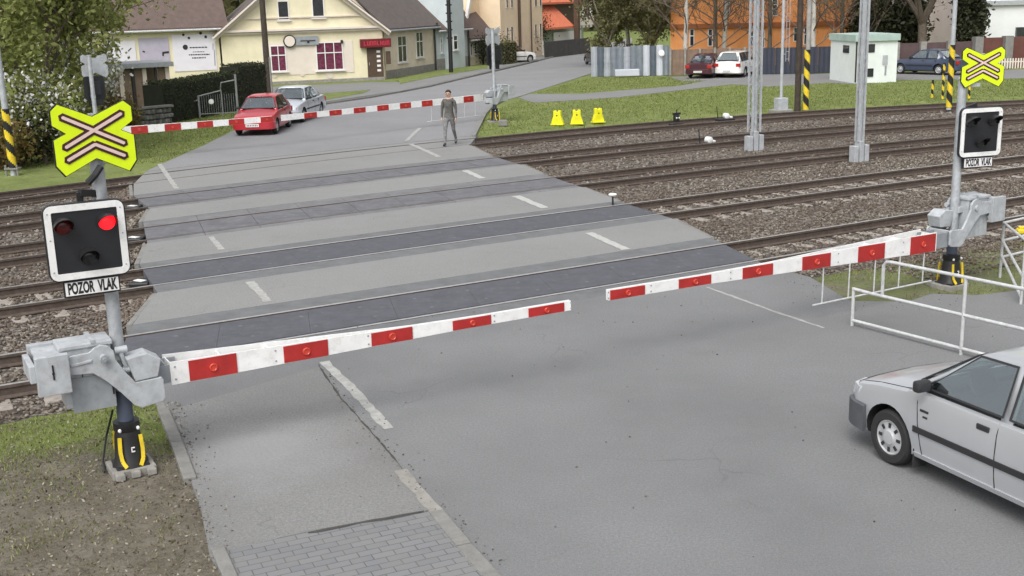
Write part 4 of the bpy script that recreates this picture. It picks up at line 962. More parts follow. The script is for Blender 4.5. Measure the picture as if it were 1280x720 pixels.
    # glass: side windows on both sides
    def patch(b, poly, s1, off, th, fy, mi=0, nsub=1):
        vs = [];
        for o_ in (off, off + th): vs += [(x, s1 * (fy(x, z) + o_), z) for x, z in poly]
        k_ = len(poly); b.add(vs, [tuple(range(k_)), tuple(reversed(range(k_, 2 * k_)))] + [(i, (i + 1) % k_, k_ + (i + 1) % k_, k_ + i) for i in range(k_)], mi)
    cy = lambda x, z: cab_y(z)
    zt_ = Hh - .085; zb_ = .925 * kz
    w1 = [(cowl - .16, zb_ + .0), (rfx + .02, zt_ - .005), (bp + .03, zt_ + .005), (bp + .01, zb_)]
    w2 = [(bp - .10, zb_), (bp - .08, zt_ + .005), (rr + (.12 if kind != 'estate' else .62), zt_ - .01), (rr + (-.02 if kind != 'estate' else .52), zb_ + .13), (rr + (-.02 if kind != 'estate' else .50), zb_)]
    wins = [w1, w2]
    if kind == 'estate': wins.append([(rr + .44, zb_), (rr + .5, zt_ - .01), (rr + .10, zt_ - .02), (rr + .02, zb_)])
    for s1 in (-1, 1):
        for wp in wins:
            cx_, cz_ = sum(p[0] for p in wp) / len(wp), sum(p[1] for p in wp) / len(wp)
            f_ = MB(); po = [(cx_ + (x - cx_) * 1.045, cz_ + (z - cz_) * 1.09) for x, z in wp]; k_ = len(wp)
            for q in range(k_): patch(f_, [po[q], po[(q + 1) % k_], wp[(q + 1) % k_], wp[q]], s1, .001, .008, cy)
            fr = f_.build('window_frame', M_TRIM, root)
            g_ = MB(); patch(g_, wp, s1, .0055, .003, cy); g_.build('window', M_GLASS, fr)
    for (xa, za, xb_, zb2, nm) in ((cowl - .03, .945 * kz, rfx + .11, Hh - .115, 'windscreen'), (rb + .02, .965 * kz, rr + .01, Hh - .10, 'rear_window')):
        d_ = Vector((xb_ - xa, 0, zb2 - za)).normalized(); nn = Vector((-d_.z, 0, d_.x)) * (1 if nm == 'rear_window' else -1)
        nn = nn if nn.z > 0 else -nn; ya, yb = cab_y(za) - .045, cab_y(zb2) - .07; b = MB()
        for e, t0, t1, mi in ((0, .0125, .0165, 1),):
            vs = [];
            cr4 = [(Vector((xa, ya, za)) + nn * .01), (Vector((xa, -ya, za)) + nn * .01), (Vector((xb_, -yb, zb2)) + nn * .01), (Vector((xb_, yb, zb2)) + nn * .01)]
            for q in range(4): b.bar(cr4[q], cr4[(q + 1) % 4], .035, .012, 0, up=nn)
            for t in (t0, t1): vs += [Vector((xa, ya + e, za)) - d_ * e + nn * t, Vector((xa, -ya - e, za)) - d_ * e + nn * t, Vector((xb_, -yb - e, zb2)) + d_ * e + nn * t, Vector((xb_, yb + e, zb2)) + d_ * e + nn * t]
            b.add(vs, [(0, 1, 2, 3), (7, 6, 5, 4), (0, 4, 5, 1), (1, 5, 6, 2), (2, 6, 7, 3), (3, 7, 4, 0)], mi)
        b.build(nm, [M_TRIM, M_GLASS], root)
    # bumpers, lamps, grille, plates as bands that follow the plan outline
    def outline(front, off):
        s1 = 1 if front else -1; xe = xf if front else xr; pts = [(xe - s1 * d_, side_y(xe - s1 * d_, .42) + off) for d_ in (.36, .22, .12, .05)]
        pts += [(xe + s1 * (off * .4 + .005), side_y(xe - s1 * .005, .46) * .92), (xe + s1 * (off + .01), hw0 * .40)]
        return pts + [(x, -y) for x, y in reversed(pts)]
    def band(b, pts, z0, z1, th, mi=0):
        vs = []; k_ = len(pts)
        for i, (x, y) in enumerate(pts):
            p = Vector((x, y, 0)); a = Vector((*pts[max(0, i - 1)], 0)); c_ = Vector((*pts[min(k_ - 1, i + 1)], 0)); t = (c_ - a).normalized(); nn = Vector((t.y, -t.x, 0))
            if nn.dot(p - Vector((0, 0, 0))) < 0: nn = -nn
            for q, z in ((p, z0), (p + nn * th, z0 + .02), (p + nn * th, z1 - .015), (p, z1)): vs.append((q.x, q.y, z))
        fs = [(0, 1, 2, 3), (4 * k_ - 4, 4 * k_ - 1, 4 * k_ - 2, 4 * k_ - 3)]
        for i in range(k_ - 1):
            for j in range(4): fs.append((4 * i + j, 4 * i + (j + 1) % 4, 4 * i + 4 + (j + 1) % 4, 4 * i + 4 + j))
        b.add(vs, fs, mi)
    for fr_ in (True, False):
        b = MB(); o_ = outline(fr_, .004); lo, hi = (.23, .52) if fr_ else (.27, .54); band(b, o_, lo, hi * kz, .035); bb = b.build('bumper', bump, root, True)
        xe = xf if fr_ else xr; s1 = 1 if fr_ else -1
        MB().box((xe + s1 * .085, 0, .40), (.012, .50, .11)).build('number_plate', M_PLATE, bb)
        b = MB()
        for q in range(7): b.box((xe + s1 * .0925, -.19 + q * .063, .40), (.002, .032, .06))
        b.build('plate_marks', M_TRIM, bb)
    for s1 in (-1, 1):
        a = [(xf - .21, side_y(xf - .21, .62 * kz)), (xf - .06, side_y(xf - .06, .60 * kz)), (xf - .002, hw0 * .62)]
        b = MB(); vs = []; zz0, zz1 = .555 * kz, .665 * kz
        for (x, y), e in zip(a, (0, 0, 0)):
            for z, dx in ((zz0, .012), (zz1, -.012)): vs.append((x + dx + .006, s1 * (y + .006), z))
        for (x, y) in a:
            for z in (zz0, zz1): vs.append((x - .05, s1 * (y - .05), z))
        b.add(vs, [(0, 2, 3, 1), (2, 4, 5, 3), (6, 7, 9, 8), (8, 9, 11, 10), (1, 3, 9, 7), (3, 5, 11, 9), (0, 6, 8, 2), (2, 8, 10, 4), (0, 1, 7, 6), (4, 10, 11, 5)])
        b.build('headlight', M_LAMP, root)
        b = MB(); b.bbox((xr + .045, s1 * hw0 * .80, .70 * kz), (.11, .26, .20), .015); b.build('tail_light', M_TAIL, root)
        zm_ = .925 * kz; b = MB(); b.bbox((cowl - .20, s1 * (cab_y(zm_) + .12), zm_ + .04), (.09, .17, .115), .025); b.bar((cowl - .17, s1 * (cab_y(zm_) - .01), zm_ + .01), (cowl - .19, s1 * (cab_y(zm_) + .06), zm_ + .02), .05, .04)
        b.build('mirror', M_TRIM, root, True)
        # side strip and sill follow the flank
        b = MB(); xa, xb_ = wb / 2 - wheel_r - .08, -wb / 2 + wheel_r + .08
        for z0, z1, mi in ((.485, .545, 0), (.225, .275, 1)):
            n_ = 14; vs = []
            for q in range(n_ + 1):
                x = xa + (xb_ - xa) * q / n_
                for z, o_ in ((z0, 0), (z0, .014), (z1, .014), (z1, 0)): vs.append((x, s1 * (side_y(x, z) + o_), z))
            fs = [(0, 1, 2, 3), (4 * n_, 4 * n_ + 3, 4 * n_ + 2, 4 * n_ + 1)]
            for q in range(n_):
                for j in range(4): fs.append((4 * q + j, 4 * q + (j + 1) % 4, 4 * q + 4 + (j + 1) % 4, 4 * q + 4 + j))
            b.add(vs, fs, mi)
        b.build('side_strip', [M_TRIM, body], root)
        for hx in ((bp + .16), (bp - .62)):
            if hx < xr + .9: continue
            z = .775 * kz; b = MB(); b.bbox((hx, s1 * (side_y(hx, z) + .004), z), (.15, .022, .055), .01); b.build('door_handle', M_TRIM, root)
        # door gaps
        def gap(pts):
            P = [Vector((x, s1 * (side_y(x, z) + .0005), z)) for x, z in pts]; MB().tube(P, .0055, 5).build('door_gap', M_TRIM, root)
        for x0, x1 in ((cowl - .20, cowl - .08), (bp - .02, bp - .0)):
            gap([(x0 + (x1 - x0) * q / 6, .26 + (.86 * kz - .26) * q / 6) for q in range(7)])
        gap([(rr + .02 + .0 * q, (.60 + (.86 - .60) * q / 4) * kz) for q in range(5)])
        if detail:
            b = MB(); b.box((wb / 2 - wheel_r - .085, s1 * (hw0 - .10), .20), (.012, .17, .2)); b.build('mudflap', M_RUBBER, root)
    b = MB(); b.box((xf - .01, 0, .61 * kz), (.05, hw0 * 1.15, .085)); b.build('grille', M_TRIM, root)
    if detail:
        b = MB()
        for s1 in (-1, 1):
            b.tube([(x, s1 * (st_at(x)[1] - .10), top_z(x, st_at(x)[1] - .10) + .0005) for x in np.linspace(cowl - .02, xf - .12, 12)], .0055, 5)
        b.tube([(xf - .10, y, top_z(xf - .10, y) + .001) for y in np.linspace(-.66, .66, 12)], .006, 5); b.build('bonnet_gap', M_TRIM, root)
        b = MB(); b.box((rfx - .50, 0, H + .012), (.42, .74, .012)); b.build('sunroof', M_BLACK, root)
        b = MB(); b.tube([(cowl - .14, .30, .965 * kz), (cowl - .02, -.25, .945 * kz)], .008, 6).tube([(cowl - .14, -.30, .965 * kz), (cowl - .02, -.60, .94 * kz)], .008, 6); b.build('wiper', M_TRIM, root)
        b = MB(); b.box((wb / 2 - wheel_r - .20, side_y(.7, .70) + .001, .72), (.11, .003, .025)); b.box((wb / 2 - wheel_r - .22, side_y(.7, .65) + .002, .665), (.06, .003, .02), 0, 0); b.build('badge', M_TRIM, root)
    # wheels
    proto = None
    for ax in (wb / 2, -wb / 2):
        for s1 in (1, -1):
            if proto is None:
                wr = empty('wheel', (0, 0, 0), 0, None, None); wr.parent = root
                r = wheel_r; MB().lathe((0, -.085, 0), (0, 1, 0), [(0, r * .62), (.0, r * .90), (.02, r * .975), (.05, r), (.12, r), (.15, r * .975), (.172, r * .90), (.172, r * .66), (.15, r * .62)], 36).build('tyre', M_TYRE, wr, True)
                b = MB(); b.lathe((0, .045, 0), (0, 1, 0), [(0, r * .66), (.025, r * .655), (.032, r * .60), (.022, r * .55), (.030, r * .30), (.045, r * .24), (.048, r * .05)], 36)
                for q in range(8):
                    a = 2 * PI * q / 8; M_ = Matrix((Vector((math.cos(a), 0, math.sin(a))), Vector((0, 1, 0)), Vector((-math.sin(a), 0, math.cos(a))))).transposed(); b.box(M_ @ Vector((r * .44, .0715, 0)), (r * .17, .012, r * .11), 0, 1, M_)
                b.build('hubcap', [hub, M_TRIM], wr, True); proto = wr
                wc = wr
            else: wc = copy_tree(proto, root)
            wc.location = (ax, s1 * (hw0 - .115), wheel_r); wc.rotation_euler = (random.uniform(0, 1) * 0, 0, 0 if s1 > 0 else PI)
    return root

M_SILV = paint('silver_paint', (.50, .515, .535), .5); M_REDP = paint('red_paint', (.42, .018, .03)); M_SILV2 = paint('pale_silver_paint', (.55, .58, .63), .3); M_WHP = paint('white_car_paint', (.72, .72, .70))
M_DKRED = paint('dark_red_paint', (.05, .010, .018)); M_BLUEP = paint('blue_grey_paint_car', (.04, .055, .095)); M_DKP = paint('dark_blue_paint', (.02, .025, .04))
# the near car: its left front wheel touches the road at (1112,577)
hA = R(180 - 66.4); fwp = G(1113, 579); hv = Vector((math.cos(hA), math.sin(hA), 0)); lv_ = Vector((-hv.y, hv.x, 0))
org = fwp - hv * (2.45 / 2) - lv_ * (1.635 / 2 - .115 + .04)
car('silver hatchback at the lower right edge with grey bumper and eight-slot hubcaps', org, hA, M_SILV, bumper=M_BUMP, detail=True, H=1.45, name='silver_hatchback')
fw2 = (G(302, 169) + G(342, 166)) / 2
car('red car waiting in front with both headlights towards the far barrier', fw2 + Vector((0.02, 1.225, 0)), R(-91), M_REDP, name='red_car')
fw3 = G(380, 152); car('pale silver saloon stopped right behind the red car', fw3 + Vector((-.62, 1.3, 0)), R(-97), M_SILV2, L=4.4, W=1.74, H=1.42, wb=2.65, fo=.85, kind='sedan', name='silver_saloon')
def place(px, py, ang, d, *a, **k): p = G(px, py); car(k.pop('label'), p + Vector((math.cos(R(ang)), math.sin(R(ang)), 0)) * d, R(ang), *a, **k)
place(874, 98, 66, 1.9, M_DKRED, label='dark red car parked nose-in against the brown fence', L=4.1, kind='sedan', name='dark_red_car', H=1.4)
place(911, 97, 62, 1.9, M_WHP, label='white and dark estate car parked beside the dark red one', L=4.2, kind='estate', H=1.5, name='white_estate')
place(1158, 92, 128, .0, M_BLUEP, label='blue-grey saloon parked along the brown wall beside the white hut', L=4.3, kind='sedan', name='blue_saloon')
place(640, 79, 38, .0, M_WHP, label='white hatchback parked far up the street next to a trimmed hedge', L=3.9, name='white_hatchback', H=1.45)
place(757, 82, 100, 1.6, M_DKP, label='dark car half hidden by the left end of the corrugated fence', L=3.9, name='dark_car')

# ------------------------------------------------------------------ the walking person
def skin_mesh(name, J, E, root_v, mats, assign, parent, sub=2):
    me = bpy.data.meshes.new(name); me.from_pydata([j[0] for j in J], E, []); o = bpy.data.objects.new(name, me); COL.objects.link(o); o.parent = parent
    md = o.modifiers.new('skin', 'SKIN'); sk = me.skin_vertices[0].data if me.skin_vertices else None
    if sk is None:
        bm = bmesh.new(); bm.from_mesh(me); bm.verts.layers.skin.verify(); bm.to_mesh(me); bm.free(); sk = me.skin_vertices[0].data
    for i, j in enumerate(J):
        r = j[1]; sk[i].radius = r if isinstance(r, tuple) else (r, r); sk[i].use_root = (i == root_v)
    md.use_smooth_shade = True; s2 = o.modifiers.new('sub', 'SUBSURF'); s2.levels = s2.render_levels = sub
    bpy.context.view_layer.update(); m2 = bpy.data.meshes.new_from_object(o.evaluated_get(bpy.context.evaluated_depsgraph_get())); o.modifiers.clear(); o.data = m2
    for q in mats:
        if q.name not in m2.materials: m2.materials.append(q)
    for p in m2.polygons: p.material_index = assign(p.center); p.use_smooth = True
    return o
M_SKIN = mat('skin', (.48, .30, .22), .55, 0, .06, 8); M_HAIR = mat('dark_hair', (.035, .025, .018), .8, 0, .3, 20); M_JACK = mat('grey_jacket', (.045, .044, .040), .85, 0, 0, 7, rgb2=(.15, .145, .13)); M_TROU = mat('grey_trousers', (.075, .075, .078), .85, 0, 0, 11, rgb2=(.24, .24, .235)); M_SHOE = mat('dark_shoe', (.02, .02, .02), .6)
pp = G(563, 181.5); per = empty('person', pp, R(-12), 'person in dark grey jacket and grey trousers walking over the far end of the crossing', 'person')
J = [((0, 0, .93), (.145, .10)), ((0, -.005, 1.08), (.135, .095)), ((0, -.01, 1.27), (.165, .11)), ((0, 0, 1.42), (.125, .085)), ((0, -.005, 1.50), .052), ((0, -.02, 1.56), .062), ((0, -.02, 1.64), (.074, .088)), ((0, -.015, 1.70), (.062, .075))]
Ed = [(0, 1), (1, 2), (2, 3), (3, 4), (4, 5), (5, 6), (6, 7)]
def chain(frm, pts):
    last = frm
    for p, r in pts: J.append((p, r)); Ed.append((last, len(J) - 1)); last = len(J) - 1
    return last
for s1, st_ in ((-1, 1), (1, -1)):      # legs mid-stride
    f_ = -.20 * st_; chain(0, [((s1 * .095, -.01, .84), .088), ((s1 * .10, f_ * .55 - .05, .50), .058), ((s1 * .10, f_ * 1.1 + (.10 if st_ < 0 else .0), .12 if st_ > 0 else .17), .040), ((s1 * .10, f_ * 1.1 + (.10 if st_ < 0 else 0) - .02, .05 if st_ > 0 else .09), .042), ((s1 * .11, f_ * 1.1 - (.16 if st_ > 0 else .02), .035 if st_ > 0 else .045), .038)])
    w_ = chain(3, [((s1 * .17, 0, 1.40), .062), ((s1 * .215, .02 * st_, 1.14), .046), ((s1 * .235, -.05 + .08 * -st_ * -1, .90), .032), ((s1 * .235, -.075 + .08 * st_, .84), (.022, .034))])
    bx, by = s1 * .235, -.075 + .08 * st_
    for q in range(4): chain(w_, [((bx + s1 * .002, by - .030 + .019 * q, .80), .0085), ((bx - s1 * .006, by - .034 + .019 * q, .755 + .006 * abs(q - 1.3)), .008), ((bx - s1 * .020, by - .034 + .018 * q, .73 + .008 * abs(q - 1.3)), .007)])
    chain(w_, [((bx - s1 * .01, by - .045, .825), .010), ((bx - s1 * .02, by - .058, .79), .009)])
def asg(c):
    if c.z > 1.475: return 0
    if c.z < .10 and abs(c.x) < .19: return 3
    if abs(c.x) > .17 and c.z < .875: return 0
    return 1 if c.z > .88 else 2
per.scale = (1.14, 1.1, 1.06)
bodyo = skin_mesh('body', J, Ed, 0, [M_SKIN, M_JACK, M_TROU, M_SHOE], asg, per, 2)
bm = bmesh.new(); bmesh.ops.create_uvsphere(bm, u_segments=18, v_segments=12, radius=1.)
for v in bm.verts: v.co = Vector((v.co.x * .088, v.co.y * .104, v.co.z * .10))
bmesh.ops.delete(bm, geom=[v for v in bm.verts if v.co.z < -.01 and v.co.y < .03 or v.co.z < -.06 or (v.co.y < -.06 and v.co.z < .04)], context='VERTS')
me = bpy.data.meshes.new('hair'); bm.to_mesh(me); bm.free(); me.materials.append(M_HAIR); ho = bpy.data.objects.new('hair', me); COL.objects.link(ho); ho.parent = per; ho.location = (0, -.008, 1.665)
sm = ho.modifiers.new('s', 'SOLIDIFY'); sm.thickness = .012
b = MB()
for s1 in (-1, 1): b.lathe((s1 * .03, -.098, 1.645), (0, -1, 0), [(0, .012), (.006, .009)], 8)
b.build('eyes', M_HAIR, per); MB().bbox((0, -.112, 1.615), (.022, .03, .045), .008).build('nose', M_SKIN, per, True); MB().bbox((0, -.103, 1.575), (.045, .012, .010), .003).build('mouth', M_CBRED, per, True)
b = MB()
for s1 in (-1, 1): b.bbox((s1 * .078, -.01, 1.625), (.016, .035, .06), .006)
b.build('ears', M_SKIN, per, True)

# ------------------------------------------------------------------ houses
M_CREAM = mat('cream_plaster', (.70, .64, .46), .9, 0, .07, 1.2, .15, 20, dirt=.25, dirt_rgb=(.40, .36, .25)); M_CREAM2 = mat('pinkish_plaster', (.66, .59, .52), .9, 0, .05, 1.5, .1, 20, dirt=.2, dirt_rgb=(.45, .40, .33))
M_OCHRE = mat('dull_ochre_plaster', (.68, .60, .49), .9, 0, .08, 1.5, .15, 20, dirt=.25, dirt_rgb=(.28, .25, .18)); M_BEIGE = mat('beige_plaster', (.78, .63, .45), .9, 0, .07, 1.2, .1, 15)
M_PBLUE = mat('pale_blue_plaster', (.50, .56, .57), .9, 0, .06, 1.5); M_ORANGE = mat('orange_plaster', (.80, .33, .12), .9, 0, .10, .8, dirt=.2, dirt_rgb=(.45, .18, .08)); M_WPL = mat('white_plaster', (.70, .71, .72), .9, 0, .05, 1.)
M_ROOFB = mat('brown_roof_tiles', (.115, .082, .072), .85, 0, .14, 3, .6, 12); M_ROOFG = mat('grey_roof_tiles', (.105, .088, .082), .85, 0, .14, 3, .6, 12); M_ROOFO = mat('orange_roof_tiles', (.55, .15, .075), .85, 0, .14, 3, .5, 12)
M_WFR = mat('white_window_frame', (.72, .70, .70), .5, 0, .04, 4); M_PANE = mat('house_pane', (.03, .032, .036), .08, 0, .3, 3, spec=.8); M_PANEP = mat('purple_curtain_pane', (.125, .025, .055), .15, 0, .5, 6, spec=.7); M_DOOR = mat('brown_door', (.075, .045, .03), .5, 0, .2, 6)
M_GUT = mat('dark_downpipe', (.03, .028, .027), .5); M_SIGNR = mat('red_sign', (.12, .006, .012), .4, 0, .2, 8); M_SIGNRL = mat('red_sign_letters', (.50, .03, .05), .4, 0, .1, 8)
M_LILAC = mat('lilac_banner', (.42, .39, .48), .7, 0, .08, 2); M_BANNER = mat('white_banner', (.70, .68, .74), .6, 0, .04, 2); M_INK = mat('banner_ink', (.02, .02, .025), .7)
M_RIDGE = mat('ridge', (.06, .05, .048), .8)
class House:
    def __init__(s, name, p0, p1, label, cat='house', back=0., group=None):
        s.p0 = Vector((p0.x, p0.y, 0)); d = (p1 - p0); d.z = 0; s.W = d.length; s.ang = math.atan2(d.y, d.x)
        s.x = d.normalized(); s.y = Vector((-s.x.y, s.x.x, 0)); s.p0 += s.y * back
        s.root = empty(name, s.p0, s.ang, label, cat, group)
    def px(s, px, py, y0=0.):
        d = FW * FPX + CR * (px - 640) - CU * (py - 360); o = s.p0 + s.y * y0; t = (o - CP).dot(s.y) / d.dot(s.y); P = CP + d * t
        return (P - s.p0).dot(s.x), P.z
    def wall(s, x0, x1, h, depth, m_, y0=0., name='wall', z0=-.1, parent=None):
        return MB().box(((x0 + x1) / 2, y0 + depth / 2, (h + z0) / 2), (x1 - x0, depth, h - z0)).build(name, m_, parent or s.root)
    def gable_roof(s, x0, x1, ez, rz, depth, m_, y0=0., over=.35, th=.14, eave=True, parent=None):
        """ridge along x"""
        b = MB(); yr = y0 + depth / 2; f = over / (depth / 2) * (rz - ez)
        for s1 in (-1, 1):
            ye = yr + s1 * (depth / 2 + over); ze = ez - f
            vs = [(x0 - .2, ye, ze), (x1 + .2, ye, ze), (x1 + .2, yr, rz), (x0 - .2, yr, rz)]; vs += [(x, y, z + th) for x, y, z in vs]
            b.add(vs, [(3, 2, 1, 0), (4, 5, 6, 7), (0, 1, 5, 4), (1, 2, 6, 5), (2, 3, 7, 6), (3, 0, 4, 7)])
        o = b.build('roof', m_, parent or s.root)
        MB().prism([(y0, 0)], 0, 0) if False else None
        g = MB()
        for xx in (x0 + .05, x1 - .05): g = MB(); g.add([(xx - .05, y0, ez - .3), (xx - .05, y0 + depth, ez - .3), (xx - .05, yr, rz - .05), (xx + .05, y0, ez - .3), (xx + .05, y0 + depth, ez - .3), (xx + .05, yr, rz - .05)], [(0, 1, 2), (5, 4, 3), (0, 3, 4, 1), (1, 4, 5, 2), (2, 5, 3, 0)]); g.build('gable_wall', s.wm, parent or s.root)
        if eave: MB().tube([(x0 - .2, y0 - over - .06, ez - f - .02), (x1 + .2, y0 - over - .06, ez - f - .02)], .07, 8).build('gutter', M_GREYD if s.wm is M_OCHRE else M_WHITEM, parent or s.root)
        return o
    def window(s, x0, z0, x1, z1, nx=2, rows=(.62,), y0=0., fm=None, pm=None, sill=True, reveal=.0, label=None, name='window'):
        w_, h_ = x1 - x0, z1 - z0; fm = fm or M_WFR; pm = pm or M_PANE; b = MB(); fw = .06; yy = y0 - .02
        b.box((x0 + fw / 2, yy, (z0 + z1) / 2), (fw, .06, h_)); b.box((x1 - fw / 2, yy, (z0 + z1) / 2), (fw, .06, h_)); b.box(((x0 + x1) / 2, yy, z1 - fw / 2), (w_ - 2 * fw, .06, fw)); b.box(((x0 + x1) / 2, yy, z0 + fw / 2), (w_ - 2 * fw, .06, fw))
        for k in range(1, nx): b.box((x0 + w_ * k / nx, yy - .003, (z0 + z1) / 2), (.05 if nx < 4 else .03, .055, h_ - 2 * fw))
        for r_ in rows: b.box(((x0 + x1) / 2, yy - .006, z0 + h_ * r_), (w_ - 2 * fw, .055, .06))
        if sill: b.box(((x0 + x1) / 2, y0 - .07, z0 - .04), (w_ + .2, .16, .06))
        o = b.build(name, fm, s.root, label=label)
        MB().box(((x0 + x1) / 2, y0 - .006, (z0 + z1) / 2), (w_ - .1, .02, h_ - .1)).build('pane', pm, o); return o
    def pwin(s, a, b_, y0=0., **k):
        """window from the photograph's corner pixels on the facade plane"""
        x0, z1 = s.px(*a, y0); x1, z0 = s.px(*b_, y0); return s.window(x0, z0, x1, z1, y0=y0, **k)

# the cream house with the gable and its right wing
h = House('cream_house', G(281, 108), G(481, 99), 'cream house with a broad gable, purple-curtained windows and a red sign over its brown door', 'house'); h.wm = M_CREAM
Wd = h.W; ez = h.px(481, 33)[1]; xm, _ = h.px(378, 40); rz = ez + 4.1
b = MB(); dep = 9.; pts = [(0, -.1), (Wd, -.1), (Wd, ez), (xm, rz), (0, ez)]
b.plate(pts, Matrix.Translation((0, dep / 2, 0)) @ FR, dep); b.build('wall', M_CREAM, h.root)
b = MB()
for s1 in (0, 1):
    xe = -.45 if s1 == 0 else Wd + .45; sl = (rz - ez) / (xm if s1 == 0 else Wd - xm); zee = ez - sl * .45
    vs = [(xe, -.45, zee), (xm, -.45, rz), (xm, dep, rz), (xe, dep, zee)]; vs += [(x, y, z + .16) for x, y, z in vs]; b.add(vs, [(3, 2, 1, 0), (4, 5, 6, 7), (0, 1, 5, 4), (1, 2, 6, 5), (2, 3, 7, 6), (3, 0, 4, 7)])
b.build('roof', M_ROOFG, h.root)
b = MB()
for s1 in (0, 1):
    xe = -.45 if s1 == 0 else Wd + .45; sl = (rz - ez) / (xm if s1 == 0 else Wd - xm); zee = ez - sl * .45; b.bar((xe, -.50, zee + .02), (xm, -.50, rz + .02), .10, .24, 0, up=(0, 1, 0))
    b.bar((xe, -.25, zee - .1), (xm, -.25, rz - .1), .3, .06, 0, up=(0, 1, 0))
b.build('rake_board', M_CREAM2, h.root)
b = MB(); zc = ez + .0; b.box((Wd / 2, -.14, zc), (Wd + .3, .34, .14)).box((Wd / 2, -.08, zc - .16), (Wd + .12, .2, .10)).box((Wd / 2, -.05, zc + .75), (Wd * .86, .12, .08)); b.build('cornice', M_CREAM2, h.root)
x0, z0 = h.px(330, 95); x1, _ = h.px(443, 95); zt = h.px(400, 52)[1]; MB().box(((x0 + x1) / 2, -.012, (z0 + zt) / 2), (x1 - x0, .04, zt - z0)).build('painted_field', M_CREAM2, h.root)
h.pwin((337, 57), (359, 89), -.03, nx=2, pm=M_PANEP, label='window with dark purple curtains half behind the brown pole')
h.pwin((394, 53), (430, 87), -.03, nx=3, pm=M_PANEP); h.pwin((346, 1), (362, 25), nx=1, rows=()); h.pwin((389, -2), (406, 22), nx=1, rows=())
x0, z1 = h.px(458, 58); x1, z0 = h.px(480, 98.5); dr = MB().box(((x0 + x1) / 2, -.03, (z0 + z1) / 2), (x1 - x0, .08, z1 - z0)).build('door', M_DOOR, h.root); b = MB()
for q in range(5): b.box((x0 + (x1 - x0) * .72, -.075, z1 - .35 - q * .30), (.24, .01, .14))
b.build('door_light', M_WFR, dr); MB().box((x0 + .12, -.1, z0 + 1.), (.04, .05, .2)).build('handle', M_GREYD, dr)
sx0, sz1 = h.px(449, 49); sx1, sz0 = h.px(488, 58.5); sg = MB().bbox(((sx0 + sx1) / 2, -.22, (sz0 + sz1) / 2), (sx1 - sx0, .30, sz1 - sz0), .02).build('shop_sign', M_SIGNR, h.root); b = MB(); rr_ = random.Random(3)
n_ = 8; cw_ = (sx1 - sx0 - .3) / n_
for q in range(n_):
    cx_ = sx0 + .25 + q * cw_; zc_ = (sz0 + sz1) / 2; hh = (sz1 - sz0) * .5
    b.box((cx_, -.375, zc_), (.05, .01, hh)); b.box((cx_ + cw_ * .3, -.375, zc_ + hh * rr_.choice((-.4, 0, .4))), (cw_ * .5, .01, .05))
    if rr_.random() < .5: b.box((cx_ + cw_ * .55, -.375, zc_), (.045, .01, hh * .9))
b.build('sign_letters', M_SIGNRL, sg)
x0, z1 = h.px(482, 64); x1, z0 = h.px(488.5, 80); MB().box(((x0 + x1) / 2, -.06, (z0 + z1) / 2), (x1 - x0, .1, z1 - z0)).build('notice_case', M_DOOR, h.root)
x0, z1 = h.px(353, 46); x1, z0 = h.px(398, 56); zc_ = (z0 + z1) / 2
b = MB().box(((x0 + x1) / 2 + .35, -.10, zc_), (x1 - x0 - .7, .12, (z1 - z0) * .95)); b.lathe((x0 + .42, -.06, zc_), (0, -1, 0), [(0, .40), (.13, .40)], 24, 1); b.lathe((x0 + .42, -.19, zc_), (0, -1, 0), [(0, .33), (.01, .32)], 24, 2)
b.build('board_sign', [M_GREYD, M_BLACK, M_CREAM2], h.root)
b = MB(); b.tube([(x0 + 1.1, -.17, zc_), (x1 - .2, -.17, zc_)], .03, 6); b.build('board_marks', M_INK, h.root)
for pxx in (385, 427): x_, z_ = h.px(pxx, 52); MB().bbox((x_, -.1, z_), (.16, .16, .2), .03).build('wall_lamp', M_BLACK, h.root)
b = MB(); 
for pxx, r_ in ((343, .36), (378, .22), (412, .42)):
    x_, z_ = h.px(pxx, 93); b.lathe((x_, -.035, z_), (0, -1, 0), [(0, r_ * .6), (.01, r_ * .6)], 18)
b.build('plaster_medallion', M_CREAM2, h.root)
MB().box((Wd / 2, -.05, .04), (Wd, .14, .25)).build('plinth', M_CONC, h.root)
# right wing: its own frame under the same house
def subframe(h, p0, p1, name='wing', back=0.):
    k = House.__new__(House); k.p0 = Vector((p0.x, p0.y, 0)); d = p1 - p0; d.z = 0; k.W = d.length; k.ang = math.atan2(d.y, d.x); k.x = d.normalized(); k.y = Vector((-k.x.y, k.x.x, 0)); k.p0 += k.y * back; return k
wg = House('ochre_house', G(483, 98), G(545, 88), 'dull ochre house with two tall white windows, joined to the cream house', 'house'); wg.wm = M_OCHRE
ezw = wg.px(510, 31)[1]; wg.wall(0, wg.W, ezw, 8, M_OCHRE); wg.gable_roof(0, wg.W, ezw + .05, ezw + 3.9, 8, M_ROOFG)
wg.pwin((496, 45), (508.5, 77), nx=2); wg.pwin((519, 40), (529, 71), nx=2); b = MB()
for pxx, y0_ in ((505, 79), (526, 74)): x_, z_ = wg.px(pxx, y0_ + 6); b.box((x_, -.015, z_), (.5, .03, .55))
b.build('panel_below_window', M_CREAM2, wg.root); MB().box((wg.W / 2, -.03, .2), (wg.W, .06, .6)).build('plinth', M_CONC, wg.root)
x_, _ = wg.px(542, 60); MB().tube([(x_, -.12, 0), (x_, -.12, ezw - .2), (x_, -.4, ezw)], .07, 8).build('downpipe', M_GUT, wg.root)
